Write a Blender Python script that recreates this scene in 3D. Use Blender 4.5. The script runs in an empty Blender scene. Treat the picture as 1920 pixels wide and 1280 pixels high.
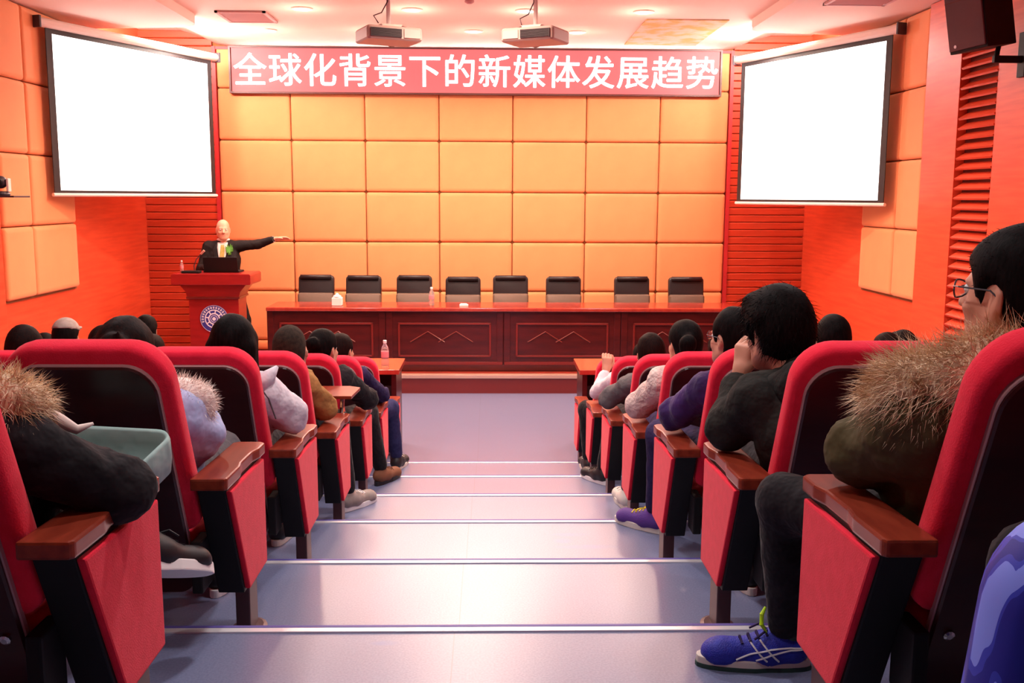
import bpy, bmesh, math, random
import numpy as np
import openvdb
from mathutils import Vector, Matrix, Euler
from mathutils.bvhtree import BVHTree

random.seed(7); np.random.seed(7)
S = bpy.context.scene
COL = S.collection
PI = math.pi
R = math.radians

# ------------------------------------------------------------------ camera
CAM_Z = 2.175
cd = bpy.data.cameras.new('camera'); cam = bpy.data.objects.new('camera', cd); COL.objects.link(cam)
cd.lens = 35.0; cd.sensor_width = 36.0; cd.clip_start = 0.05; cd.clip_end = 100
cam.matrix_world = (Matrix.Translation((0, 0, CAM_Z)) @ Matrix.Rotation(R(-1.32), 4, 'Z')
                    @ Matrix.Rotation(R(90 - 8.29), 4, 'X') @ Matrix.Rotation(R(0.3), 4, 'Z'))
S.camera = cam
# ------------------------------------------------------------------ view, world
S.view_settings.view_transform = 'Standard'; S.view_settings.look = 'None'
S.view_settings.exposure = 0.45; S.view_settings.gamma = 1.0
S.view_settings.use_curve_mapping = False
W = bpy.data.worlds.new('world'); S.world = W; W.use_nodes = True
W.node_tree.nodes['Background'].inputs[0].default_value = (1.0, 0.82, 0.74, 1)
W.node_tree.nodes['Background'].inputs[1].default_value = 0.10

# ------------------------------------------------------------------ lamps of the hall, with added unseen fills
CZ = 3.975            # ceiling height
def lamp(name, kind, loc, energy, color=(1, 0.91, 0.83), size=0.1, rot=None, spot=None, size_y=None):
    l = bpy.data.lights.new(name, kind); o = bpy.data.objects.new(name, l); COL.objects.link(o)
    o.location = loc; l.energy = energy; l.color = color
    if kind == 'AREA':
        l.size = size
        if size_y: l.shape = 'RECTANGLE'; l.size_y = size_y
    elif kind in ('POINT', 'SPOT'):
        l.shadow_soft_size = size
    if spot: l.spot_size = spot; l.spot_blend = 0.6
    if rot: o.rotation_euler = rot
    return o
STAGE_SPOTS = [(-1.83, 10.1), (-0.76, 10.1), (0.35, 10.1), (1.51, 10.1), (-2.45, 11.4), (-1.33, 11.35), (-0.18, 11.35), (0.96, 11.35)]
WARM = (1, 0.67, 0.52); COOL = (1.0, 0.93, 0.92)
for x, y in STAGE_SPOTS:
    lamp('stage_downlight_lamp', 'SPOT', (x, y, CZ - 0.05), 125 if y < 11 else 45, color=WARM, size=0.07, spot=R(165))
    lamp('ceiling_spill_fill', 'POINT', (x, y, CZ - 0.22), 4 if y < 11 else 2.5, color=WARM, size=0.07)  # extra point light added under each downlight to brighten the ceiling
HALL_FILLS = [(-2.2, 7.7, 90), (-0.15, 7.7, 120), (-0.15, 9.25, 160), (1.9, 7.7, 90), (-2.2, 5.4, 80), (-0.15, 5.4, 95), (1.9, 5.4, 80), (-0.15, 3.2, 75), (-2.4, 3.0, 30), (2.2, 3.0, 30), (-0.15, 1.4, 40)]  # unseen fill lamps, added to brighten the audience and the far floor
for x, y, e in HALL_FILLS:
    lamp('hall_fill_lamp', 'SPOT', (x, y, CZ - 0.05), e * 1.15, color=WARM if y > 7 else COOL, size=0.09, spot=R(150))
for x in (-3.55, 3.25):
    lamp('cove_lamp', 'AREA', (x, 10.95, CZ - 0.02), 80, color=(1, 0.9, 0.8), size=1.0, size_y=0.2, rot=(R(125), 0, 0))
for x in (-3.35, 3.05):
    lamp('side_downlight_lamp', 'POINT', (x, 11.35, CZ - 0.14), 34, size=0.07)

# ------------------------------------------------------------------ materials
MATS = {}
def mat(name, col, rough=0.5, spec=0.5, metal=0.0, col2=None, nscale=8.0, stretch=(1, 1, 1), bump=0.0, bscale=None,
        sheen=0.0, coat=0.0, emit=None, estr=0.0, trans=0.0, detail=3.0, lo=0.35, hi=0.65, ior=1.45):
    m = bpy.data.materials.new(name); m.use_nodes = True; MATS[name] = m
    nt = m.node_tree; p = nt.nodes['Principled BSDF']
    p.inputs['Base Color'].default_value = (*col, 1); p.inputs['Roughness'].default_value = rough
    p.inputs['Specular IOR Level'].default_value = spec; p.inputs['Metallic'].default_value = metal
    p.inputs['IOR'].default_value = ior
    if sheen: p.inputs['Sheen Weight'].default_value = sheen; p.inputs['Sheen Roughness'].default_value = 0.4
    if coat: p.inputs['Coat Weight'].default_value = coat; p.inputs['Coat Roughness'].default_value = 0.12
    if trans: p.inputs['Transmission Weight'].default_value = trans
    if emit: p.inputs['Emission Color'].default_value = (*emit, 1); p.inputs['Emission Strength'].default_value = estr
    if col2 or bump:
        tc = nt.nodes.new('ShaderNodeTexCoord'); mp = nt.nodes.new('ShaderNodeMapping')
        mp.inputs['Scale'].default_value = stretch
        nt.links.new(tc.outputs['Object'], mp.inputs['Vector'])
        if col2:
            n = nt.nodes.new('ShaderNodeTexNoise'); n.inputs['Scale'].default_value = nscale; n.inputs['Detail'].default_value = detail
            nt.links.new(mp.outputs[0], n.inputs['Vector'])
            r = nt.nodes.new('ShaderNodeValToRGB')
            r.color_ramp.elements[0].position = lo; r.color_ramp.elements[1].position = hi
            r.color_ramp.elements[0].color = (*col, 1); r.color_ramp.elements[1].color = (*col2, 1)
            nt.links.new(n.outputs['Fac'], r.inputs[0]); nt.links.new(r.outputs[0], p.inputs['Base Color'])
        if bump:
            n2 = nt.nodes.new('ShaderNodeTexNoise'); n2.inputs['Scale'].default_value = bscale or nscale * 3; n2.inputs['Detail'].default_value = 2
            nt.links.new(mp.outputs[0], n2.inputs['Vector'])
            b = nt.nodes.new('ShaderNodeBump'); b.inputs['Strength'].default_value = bump; b.inputs['Distance'].default_value = 0.035 if (bscale or 99) <= 40 else 0.01
            nt.links.new(n2.outputs['Fac'], b.inputs['Height']); nt.links.new(b.outputs[0], p.inputs['Normal'])
    return m

M = dict(
    wallwood=mat('wall_wood', (0.78, 0.095, 0.036), 0.45, 0.35, col2=(0.66, 0.068, 0.026), nscale=3, stretch=(0.6, 0.6, 9), detail=4),
    ribwood=mat('rib_wood', (0.58, 0.06, 0.022), 0.45, 0.35, col2=(0.42, 0.036, 0.014), nscale=3, stretch=(0.5, 0.5, 6), detail=4),
    groove=mat('dark_groove', (0.12, 0.015, 0.01), 0.7),
    redtrim=mat('red_trim', (0.45, 0.02, 0.025), 0.5),
    uph=mat('wall_upholstery', (0.80, 0.30, 0.125), 0.75, 0.2, col2=(0.86, 0.33, 0.138), nscale=2.2, bump=0.06, bscale=90, sheen=0.1),
    uphgroove=mat('upholstery_joint', (0.25, 0.085, 0.025), 0.9),
    ceil=mat('ceiling_paint', (0.88, 0.69, 0.60), 0.8, 0.2),
    vent=mat('vent_grille', (0.62, 0.34, 0.32), 0.6),
    stain=mat('stained_ceiling_board', (0.86, 0.55, 0.42), 0.8, 0.2, col2=(0.62, 0.42, 0.14), nscale=6, detail=6, lo=0.42, hi=0.6),
    stage=mat('stage_wood', (0.30, 0.035, 0.02), 0.35, col2=(0.22, 0.025, 0.015), nscale=4, stretch=(1, 6, 1)),
    brass=mat('pale_metal_strip', (0.80, 0.50, 0.38), 0.3, metal=0.6),
    alu=mat('aluminium_strip', (0.90, 0.90, 0.94), 0.35, metal=0.5),
    nosepurple=mat('violet_rubber', (0.10, 0.08, 0.33), 0.5),
    red=mat('red_velour', (0.84, 0.020, 0.055), 0.85, 0.15, col2=(0.78, 0.016, 0.045), nscale=30, bump=0.15, bscale=260, sheen=0.12),
    shell=mat('dark_shell_wood', (0.045, 0.008, 0.008), 0.28, 0.5, col2=(0.03, 0.005, 0.006), nscale=3, stretch=(1, 1, 7)),
    shellglint=mat('shell_highlight_tone', (0.42, 0.24, 0.24), 0.3),  # pale tone imitates the gloss highlight along the shell edge
    armwood=mat('arm_wood', (0.27, 0.04, 0.018), 0.3, 0.35, col2=(0.19, 0.025, 0.012), nscale=5, stretch=(8, 1, 8), coat=0.1),
    black=mat('black_laminate', (0.008, 0.007, 0.008), 0.6, 0.3),
    legmetal=mat('brown_leg_metal', (0.10, 0.045, 0.045), 0.45),
    tablewood=mat('table_wood', (0.085, 0.007, 0.006), 0.3, 0.5, col2=(0.055, 0.005, 0.0045), nscale=3, stretch=(1, 1, 6), coat=0.3),
    tabletop=mat('table_top_wood', (0.42, 0.045, 0.025), 0.22, 0.5, col2=(0.34, 0.032, 0.02), nscale=3, stretch=(6, 1, 1), coat=0.5),
    molding=mat('molding_wood', (0.17, 0.015, 0.011), 0.3, 0.5, coat=0.3),
    lectern=mat('lectern_wood', (0.36, 0.014, 0.014), 0.3, 0.5, col2=(0.28, 0.010, 0.010), nscale=4, stretch=(1, 1, 5), coat=0.3),
    leather=mat('black_leather', (0.018, 0.014, 0.016), 0.38, 0.5, bump=0.1, bscale=120),
    taupe=mat('taupe_leather', (0.13, 0.083, 0.058), 0.5, 0.5, bump=0.1, bscale=120),
    chrome=mat('chrome', (0.6, 0.6, 0.6), 0.2, metal=1.0),
    projgrey=mat('projector_shell', (0.42, 0.30, 0.27), 0.45),
    white=mat('white_plastic', (0.85, 0.82, 0.80), 0.4),
    cream=mat('cream_plastic', (0.82, 0.70, 0.62), 0.45),
    screenback=mat('screen_black_border', (0.02, 0.012, 0.012), 0.6),
    lit=mat('projected_white', (0.9, 0.9, 0.9), 0.7, emit=(1, 0.985, 0.96), estr=1.6),
    ledbg=mat('led_board_red', (0.30, 0.02, 0.025), 0.5, emit=(0.90, 0.19, 0.19), estr=0.64),
    ledtx=mat('led_letters', (0.9, 0.9, 0.9), 0.5, emit=(1, 0.97, 0.96), estr=2.6),
    ledframe=mat('led_frame', (0.10, 0.03, 0.03), 0.4),
    lampglow=mat('lamp_glow', (1, 1, 1), 0.5, emit=(1, 0.92, 0.78), estr=9.0),
    darkdev=mat('dark_device', (0.05, 0.035, 0.045), 0.45),
    spkgrille=mat('speaker_grille', (0.10, 0.028, 0.035), 0.6, bump=0.3, bscale=300),
    paper=mat('white_paper', (0.85, 0.82, 0.80), 0.7),
    clear=mat('clear_plastic', (0.95, 0.90, 0.90), 0.08, trans=0.85, ior=1.2),
    bottlelabel=mat('bottle_label', (0.75, 0.25, 0.28), 0.5),
    emblemblue=mat('emblem_blue', (0.045, 0.045, 0.28), 0.4),
    emblemwhite=mat('emblem_white', (0.82, 0.80, 0.86), 0.4),
    skin=mat('skin', (0.62, 0.30, 0.20), 0.5, 0.4, col2=(0.56, 0.25, 0.165), nscale=14),
    skinpale=mat('pale_skin', (0.78, 0.42, 0.28), 0.45, 0.4, col2=(0.72, 0.36, 0.23), nscale=14),
    hair=mat('black_hair', (0.003, 0.002, 0.002), 0.6, 0.05, col2=(0.008, 0.005, 0.005), nscale=40, stretch=(3, 3, 0.6), bump=0.12, bscale=60),
    hairbrown=mat('dark_brown_hair', (0.015, 0.005, 0.004), 0.6, 0.05, col2=(0.006, 0.003, 0.003), nscale=40, stretch=(3, 3, 0.6), bump=0.12, bscale=60),
    haircrop=mat('cropped_hair', (0.018, 0.011, 0.008), 0.85, 0.15, col2=(0.034, 0.021, 0.014), nscale=60, bump=0.2, bscale=200),
    eyewhite=mat('eye_white', (0.8, 0.78, 0.75), 0.25), iris=mat('iris', (0.02, 0.012, 0.01), 0.2),
    lips=mat('lips', (0.52, 0.16, 0.13), 0.45),
    glassframe=mat('glasses_frame', (0.03, 0.02, 0.03), 0.3),
    lens=mat('glasses_lens', (0.95, 0.95, 0.95), 0.05, trans=0.95, ior=1.05),
    cblack=mat('black_cloth', (0.010, 0.009, 0.011), 0.85, 0.2, col2=(0.018, 0.015, 0.018), nscale=10, bump=0.3, bscale=25, sheen=0.08),
    cblackgreen=mat('black_hoodie_cloth', (0.016, 0.016, 0.015), 0.9, 0.2, col2=(0.028, 0.026, 0.022), nscale=9, bump=0.35, bscale=25),
    cnavy=mat('navy_cloth', (0.020, 0.014, 0.055), 0.85, 0.2, col2=(0.030, 0.02, 0.075), nscale=9, bump=0.3, bscale=25),
    cjean=mat('navy_denim', (0.025, 0.025, 0.085), 0.9, 0.2, col2=(0.04, 0.04, 0.12), nscale=30, bump=0.2, bscale=60),
    cpurple=mat('purple_cloth', (0.055, 0.018, 0.13), 0.85, 0.2, col2=(0.03, 0.014, 0.07), nscale=5, bump=0.3, bscale=22, sheen=0.2),
    ccream=mat('cream_cloth', (0.62, 0.46, 0.42), 0.9, 0.2, col2=(0.68, 0.54, 0.49), nscale=10, bump=0.5, bscale=40),
    cwhite=mat('white_jacket_cloth', (0.66, 0.60, 0.66), 0.75, 0.3, col2=(0.74, 0.69, 0.74), nscale=7, bump=0.3, bscale=22),
    ctan=mat('tan_cloth', (0.36, 0.18, 0.06), 0.85, 0.2, col2=(0.30, 0.14, 0.045), nscale=7, bump=0.3, bscale=25),
    colive=mat('olive_parka_cloth', (0.060, 0.046, 0.016), 0.8, 0.25, col2=(0.082, 0.062, 0.024), nscale=5, bump=0.35, bscale=20),
    cblue=mat('pale_blue_down', (0.44, 0.52, 0.80), 0.6, 0.3, col2=(0.50, 0.57, 0.84), nscale=8, bump=0.25, bscale=20),
    cgrey=mat('grey_cloth', (0.10, 0.09, 0.10), 0.9, 0.2, col2=(0.14, 0.13, 0.13), nscale=10, bump=0.3, bscale=25),
    csuit=mat('black_suit_cloth', (0.012, 0.009, 0.010), 0.8, 0.2, col2=(0.018, 0.014, 0.014), nscale=8, bump=0.2, bscale=20),
    shirt=mat('white_shirt', (0.85, 0.80, 0.76), 0.7), tie=mat('yellow_green_tie', (0.42, 0.36, 0.06), 0.6, col2=(0.62, 0.42, 0.16), nscale=30),
    leafgreen=mat('corsage_green', (0.12, 0.36, 0.05), 0.6),
    fur=mat('tan_fur', (0.50, 0.29, 0.15), 0.8, 0.2, col2=(0.95, 0.76, 0.54), nscale=22, stretch=(1, 1, 1), lo=0.38, hi=0.62, sheen=0.2),
    furwhite=mat('white_fur', (0.78, 0.62, 0.55), 0.85, 0.2, col2=(0.88, 0.78, 0.72), nscale=20, sheen=0.2),
    shoeblue=mat('blue_running_mesh', (0.012, 0.016, 0.30), 0.6, col2=(0.018, 0.03, 0.42), nscale=40, bump=0.3, bscale=300),
    shoegreen=mat('dark_green_rubber', (0.02, 0.055, 0.045), 0.6), shoesole=mat('pale_sole', (0.66, 0.62, 0.55), 0.6),
    lime=mat('lime_tab', (0.52, 0.85, 0.01), 0.5), shoepurple=mat('purple_canvas', (0.10, 0.035, 0.25), 0.7, bump=0.2, bscale=200),
    yellow=mat('yellow_lace', (0.80, 0.62, 0.02), 0.6), shoegrey=mat('grey_canvas', (0.28, 0.23, 0.20), 0.8, col2=(0.36, 0.30, 0.27), nscale=30),
    shoeblack=mat('black_shoe', (0.012, 0.010, 0.012), 0.5), shoebrown=mat('brown_suede', (0.20, 0.075, 0.035), 0.8),
    silver=mat('silver_stripe', (0.72, 0.72, 0.74), 0.35),
    teal=mat('teal_nylon', (0.26, 0.40, 0.38), 0.55, col2=(0.31, 0.46, 0.43), nscale=5, bump=0.3, bscale=14),
    pinkhair=mat('hair_tie', (0.75, 0.5, 0.5), 0.5),
)

def floor_material():
    m = bpy.data.materials.new('blue_grey_vinyl'); m.use_nodes = True
    nt = m.node_tree; p = nt.nodes['Principled BSDF']
    p.inputs['Roughness'].default_value = 0.36; p.inputs['Specular IOR Level'].default_value = 0.6
    p.inputs['Coat Weight'].default_value = 0.5; p.inputs['Coat Roughness'].default_value = 0.33; p.inputs['Coat IOR'].default_value = 1.6
    tc = nt.nodes.new('ShaderNodeTexCoord')
    n = nt.nodes.new('ShaderNodeTexNoise'); n.inputs['Scale'].default_value = 160; n.inputs['Detail'].default_value = 2
    n3 = nt.nodes.new('ShaderNodeTexNoise'); n3.inputs['Scale'].default_value = 2.2; n3.inputs['Detail'].default_value = 4
    for q in (n, n3): nt.links.new(tc.outputs['Object'], q.inputs['Vector'])
    r = nt.nodes.new('ShaderNodeValToRGB')
    r.color_ramp.elements[0].position = 0.3; r.color_ramp.elements[1].position = 0.7
    r.color_ramp.elements[0].color = (0.125, 0.15, 0.27, 1); r.color_ramp.elements[1].color = (0.19, 0.215, 0.35, 1)
    nt.links.new(n.outputs['Fac'], r.inputs[0])
    # the welded seam that runs along the aisle, and the worn scuffs
    sx = nt.nodes.new('ShaderNodeSeparateXYZ'); nt.links.new(tc.outputs['Object'], sx.inputs[0])
    a = nt.nodes.new('ShaderNodeMath'); a.operation = 'ADD'; a.inputs[1].default_value = 0.095; nt.links.new(sx.outputs[0], a.inputs[0])
    b = nt.nodes.new('ShaderNodeMath'); b.operation = 'ABSOLUTE'; nt.links.new(a.outputs[0], b.inputs[0])
    c = nt.nodes.new('ShaderNodeMath'); c.operation = 'LESS_THAN'; c.inputs[1].default_value = 0.0016; nt.links.new(b.outputs[0], c.inputs[0])
    mx = nt.nodes.new('ShaderNodeMixRGB'); mx.inputs[2].default_value = (0.10, 0.10, 0.14, 1)
    m2 = nt.nodes.new('ShaderNodeMath'); m2.operation = 'MULTIPLY'; m2.inputs[1].default_value = 0.6; nt.links.new(c.outputs[0], m2.inputs[0])
    nt.links.new(m2.outputs[0], mx.inputs[0]); nt.links.new(r.outputs[0], mx.inputs[1]); nt.links.new(mx.outputs[0], p.inputs['Base Color'])
    last = mx.outputs[0]
    for cx, cy, ax_, ay_ in ((.43, 4.2, .17, .035), (.36, 4.36, .10, .03), (-.28, 2.56, .05, .02), (.33, 4.28, .05, .05)):
        mp = nt.nodes.new('ShaderNodeMapping'); mp.vector_type = 'POINT'
        mp.inputs['Location'].default_value = (-cx / ax_, -cy / ay_, 0); mp.inputs['Scale'].default_value = (1 / ax_, 1 / ay_, 0)
        nt.links.new(tc.outputs['Object'], mp.inputs[0])
        ln = nt.nodes.new('ShaderNodeVectorMath'); ln.operation = 'LENGTH'; nt.links.new(mp.outputs[0], ln.inputs[0])
        mr = nt.nodes.new('ShaderNodeMapRange'); mr.inputs[1].default_value = 1.0; mr.inputs[2].default_value = 0.4; mr.inputs[3].default_value = 0; mr.inputs[4].default_value = 0.75
        nt.links.new(ln.outputs['Value'], mr.inputs[0])
        mu = nt.nodes.new('ShaderNodeMath'); mu.operation = 'MULTIPLY'; nt.links.new(mr.outputs[0], mu.inputs[0])
        nz = nt.nodes.new('ShaderNodeTexNoise'); nz.inputs['Scale'].default_value = 30; nt.links.new(tc.outputs['Object'], nz.inputs['Vector']); nt.links.new(nz.outputs['Fac'], mu.inputs[1])
        m3 = nt.nodes.new('ShaderNodeMixRGB'); m3.inputs[2].default_value = (0.08, 0.17, 0.42, 1)
        nt.links.new(mu.outputs[0], m3.inputs[0]); nt.links.new(last, m3.inputs[1]); last = m3.outputs[0]
    nt.links.new(last, p.inputs['Base Color'])
    rr = nt.nodes.new('ShaderNodeMapRange'); rr.inputs[3].default_value = 0.33; rr.inputs[4].default_value = 0.37
    nt.links.new(n3.outputs['Fac'], rr.inputs[0]); nt.links.new(rr.outputs[0], p.inputs['Roughness'])
    return m
M['floor'] = floor_material()

# ------------------------------------------------------------------ helpers
def link(name, me, m=None, parent=None, loc=None, smooth=False):
    if isinstance(me, bmesh.types.BMesh):
        bm = me; me = bpy.data.meshes.new(name); bmesh.ops.recalc_face_normals(bm, faces=bm.faces[:]); bm.to_mesh(me); bm.free()
    o = bpy.data.objects.new(name, me); COL.objects.link(o)
    if m is not None and not me.materials: me.materials.append(m)
    if smooth:
        for p in me.polygons: p.use_smooth = True
    if parent: o.parent = parent
    if loc is not None: o.location = loc
    return o
def tag(o, label, cat=None, group=None, kind=None):
    o['label'] = label
    if cat: o['category'] = cat
    if group: o['group'] = group
    if kind: o['kind'] = kind
    return o
def thing(name, label, cat, loc=(0, 0, 0), rz=0.0, group=None):
    o = bpy.data.objects.new(name, None); o.empty_display_size = 0.1; COL.objects.link(o)
    o.location = loc; o.rotation_euler = (0, 0, rz)
    return tag(o, label, cat, group)
def struct(name, me, m, parent=None):
    o = link(name, me, m, parent)
    if not parent: o['kind'] = 'structure'
    return o
def copy_tree(o, parent=None):
    c = o.copy(); COL.objects.link(c)
    if parent: c.parent = parent
    for ch in list(o.children): copy_tree(ch, c)
    return c
def box(x0, x1, y0, y1, z0, z1, bev=0.0, bm=None, seg=2):
    b = bm or bmesh.new()
    r = bmesh.ops.create_cube(b, size=1.0)
    vs = r['verts']
    for v in vs:
        v.co = Vector((x0 + (v.co.x + .5) * (x1 - x0), y0 + (v.co.y + .5) * (y1 - y0), z0 + (v.co.z + .5) * (z1 - z0)))
    if bev:
        es = list({e for v in vs for e in v.link_edges})
        bmesh.ops.bevel(b, geom=es, offset=bev, segments=seg, affect='EDGES', profile=0.6)
    return b
def prism(pts, x0, x1, axis='X', bev=0.0, bm=None):
    """polygon pts (u,v) extruded along an axis; X: (y,z), Y: (x,z), Z: (x,y)"""
    b = bm or bmesh.new()
    def P(u, v, t):
        return (t, u, v) if axis == 'X' else ((u, t, v) if axis == 'Y' else (u, v, t))
    A = [b.verts.new(P(u, v, x0)) for u, v in pts]; B = [b.verts.new(P(u, v, x1)) for u, v in pts]
    fs = [b.faces.new(A), b.faces.new(B[::-1])]
    n = len(pts)
    for i in range(n): fs.append(b.faces.new((A[i], A[(i + 1) % n], B[(i + 1) % n], B[i])))
    bmesh.ops.recalc_face_normals(b, faces=fs)
    if bev:
        es = list({e for f in fs for e in f.edges})
        bmesh.ops.bevel(b, geom=es, offset=bev, segments=2, affect='EDGES', profile=0.6)
    return b
def rrect(w, h, rt, rb, inset=0.0, n=6):
    """rounded rectangle outline, v from 0 to h, centred in u"""
    w2 = w / 2 - inset; b = inset; t = h - inset
    rt = max(rt - inset, 0.002); rb = max(rb - inset, 0.002)
    pts = []
    for cx, cy, r, a0 in ((w2 - rt, t - rt, rt, 0), (-w2 + rt, t - rt, rt, 90), (-w2 + rb, b + rb, rb, 180), (w2 - rb, b + rb, rb, 270)):
        for i in range(n + 1):
            a = R(a0 + 90 * i / n); pts.append((cx + r * math.cos(a), cy + r * math.sin(a)))
    return pts
def pillow(w, h, rt, rb, rings, n=6, bm=None, mtx=None, curve=0.0):
    """stack of rounded-rectangle rings (inset, y): local x=u, y=depth, z=v"""
    b = bm or bmesh.new(); prev = None; loops = []
    for ins, y in rings:
        L = []
        for u, v in rrect(w, h, rt, rb, ins, n):
            co = Vector((u, y + curve * (u / (w / 2)) ** 2, v))
            L.append(b.verts.new(mtx @ co if mtx else co))
        loops.append(L)
    fs = [b.faces.new(loops[0]), b.faces.new(loops[-1][::-1])]
    for A, B in zip(loops, loops[1:]):
        k = len(A)
        for i in range(k): fs.append(b.faces.new((A[i], A[(i + 1) % k], B[(i + 1) % k], B[i])))
    bmesh.ops.recalc_face_normals(b, faces=fs)
    return b
def tube(path, r, seg=8, bm=None, closed=False):
    b = bm or bmesh.new(); P = [Vector(p) for p in path]; n = len(P); rings = []
    rr = r if isinstance(r, (list, tuple)) else [r] * n
    up = Vector((0, 0, 1))
    for i in range(n):
        t = (P[(i + 1) % n] - P[i - 1]) if closed else (P[min(i + 1, n - 1)] - P[max(i - 1, 0)])
        t.normalize()
        s = t.cross(up)
        if s.length < 0.05: s = t.cross(Vector((1, 0, 0)))
        s.normalize(); q = s.cross(t)
        rings.append([b.verts.new(P[i] + rr[i] * (math.cos(a) * s + math.sin(a) * q)) for a in [2 * PI * k / seg for k in range(seg)]])
    m = n if closed else n - 1
    for i in range(m):
        A, B = rings[i], rings[(i + 1) % n]
        for k in range(seg): b.faces.new((A[k], A[(k + 1) % seg], B[(k + 1) % seg], B[k]))
    if not closed: b.faces.new(rings[0]); b.faces.new(rings[-1][::-1])
    bmesh.ops.recalc_face_normals(b, faces=b.faces[:])
    return b
def lathe(prof, seg=20, c=(0, 0, 0), bm=None):
    b = bm or bmesh.new(); rings = []
    for r, z in prof:
        rings.append([b.verts.new((c[0] + r * math.cos(2 * PI * k / seg), c[1] + r * math.sin(2 * PI * k / seg), c[2] + z)) for k in range(seg)])
    for A, B in zip(rings, rings[1:]):
        for k in range(seg): b.faces.new((A[k], A[(k + 1) % seg], B[(k + 1) % seg], B[k]))
    b.faces.new(rings[0]); b.faces.new(rings[-1][::-1])
    return b
def xf(bm, mtx):
    for v in bm.verts: v.co = mtx @ v.co
    return bm

# ------------------------------------------------------------------ the room shell
XL, XR, YB, YN = -4.3, 4.0, 12.7, -2.6
TR, RISE, P, Y00 = 0.975, 0.1625, 0.95, 2.66      # tread 0 height, riser, row pitch, nosing of tread 0
def tread_z(j): return TR - RISE * j              # j = 0..6 (6 is the flat floor)
def y0(j): return Y00 + P * (j - 1)               # back of tread j
fl = struct('floor', box(XL, XR, YN, YB, -0.2, 0), M['floor'])
for j in range(-4, 6):
    z = tread_z(j)
    s = link('step', box(XL, XR, y0(j) if j > -4 else YN, y0(j + 1), 0.0, z, 0), M['floor'], fl)
    ye = y0(j + 1)
    n = link('nosing_strip', box(XL, XR, ye - 0.035, ye + 0.003, z - 0.018, z + 0.005, 0.002), M['alu'], s)
    link('nosing_rubber', box(XL, XR, ye - 0.010, ye + 0.0045, z - 0.02, z + 0.0062, 0.0015), M['nosepurple'], s)
wb = struct('wall_back', box(XL, XR, YB + 0.02, YB + 0.2, 0, CZ + 0.3), M['uphgroove'])
wl = struct('wall_left', box(XL - 0.2, XL, YN, YB + 0.2, 0, CZ + 0.3), M['wallwood'])
wr = struct('wall_right', box(XR, XR + 0.2, YN, YB + 0.2, 0, CZ + 0.3), M['wallwood'])
wn = struct('wall_rear', box(XL - 0.2, XR + 0.2, YN - 0.2, YN, 0, CZ + 0.3), M['wallwood'])
# padded panels on the back wall
def padded(w, h, t=0.045):
    return pillow(w - 0.008, h - 0.008, 0.03, 0.03, [(0.0, 0.0), (0.0, -t * .45), (0.006, -t * .75), (0.02, -t * .95), (0.05, -t)], n=3)
XS = [-3.366, -2.47, -1.552, -0.632, 0.288, 1.209, 2.132, 2.99]
ZS = [0.21, 0.34, 0.97, 1.595, 2.22, 2.85, 3.48, CZ]
for i in range(7):
    for k in range(7):
        w, h = XS[i + 1] - XS[i], ZS[k + 1] - ZS[k]
        o = link('padded_panel', padded(w, h), M['uph'], wb, ((XS[i] + XS[i + 1]) / 2, YB + 0.02, ZS[k] + .004), smooth=True)
# ribbed boards either side of the back wall
rib = 0.092
for x0, x1 in ((XL, -3.366 - 0.045), (2.99 + 0.045, XR)):
    w = x1 - x0
    me = bpy.data.meshes.new('board'); bm = prism([(0.02, 0), (-0.024, 0.0), (-0.03, 0.008), (-0.03, rib - .014), (-0.024, rib - 0.007), (0.02, rib - .007)], 0, w)
    bm.to_mesh(me); bm.free()
    z = 0.21
    while z < CZ + 0.15:
        link('board', me, M['ribwood'], wb, (x0, YB, z)); z += rib
for x in (-3.388, 3.012):
    link('edge_strip', box(x - 0.022, x + 0.022, YB - 0.05, YB + 0.02, 0.21, CZ), M['redtrim'], wb)
link('cornice_strip', box(-3.41, 3.03, YB - 0.04, YB + 0.02, CZ - 0.035, CZ), M['redtrim'], wb)
# padded panels on the side walls
for wall, X, sg, ys in ((wl, XL, 1, (8.85, 9.42, 10.4)), (wr, XR, -1, (9.12, 9.68, 10.55))):
    zs = [1.225, 1.88, 2.535, 3.19, 3.872]
    link('panel_border', box(min(X, X + sg * .012), max(X, X + sg * .012), ys[0] - .015, ys[-1] + .03, zs[0] - .02, zs[-1]), M['uphgroove'], wall)
    for a, b_ in zip(ys, ys[1:]):
        for c, d in zip(zs, zs[1:]):
            o = link('padded_panel', padded(b_ - a, d - c, 0.05), M['uph'], wall, (X + sg * .012, (a + b_) / 2, c + .004), smooth=True)
            o.rotation_euler = (0, 0, R(90) if sg > 0 else R(-90))
# pilaster and louvre on the right wall, with its twin on the left one
for wall, X, sg in ((wr, XR, -1), (wl, XL, 1)):
    dy = 0.0 if sg < 0 else -0.35
    a, b_ = sorted((X, X + sg * 0.09))
    link('pilaster', box(a, b_, 8.42 + dy, 9.08 + dy, 0, CZ - .1, 0.004), M['wallwood'], wall)
    link('louvre_back', box(*sorted((X, X + sg * 0.012)), 7.80 + dy, 8.42 + dy, 0.2, CZ - .1), M['groove'], wall)
    sm = bpy.data.meshes.new('slat'); bm = prism([(0, 0), (0.075 * sg, -0.022), (0.085 * sg, -0.008), (0.01 * sg, 0.040), (0, 0.040)], 7.80 + dy, 8.40 + dy, axis='Y'); bm.to_mesh(sm); bm.free()
    z = 0.3
    while z < CZ - .15:
        link('slat', sm, M['wallwood'], wall, (X + sg * .01, 0, z)); z += 0.082
    link('near_panel', box(*sorted((X, X + sg * 0.085)), 5.4, 7.80 + dy, 0, CZ - .1, 0.004), M['wallwood'], wall)
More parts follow.
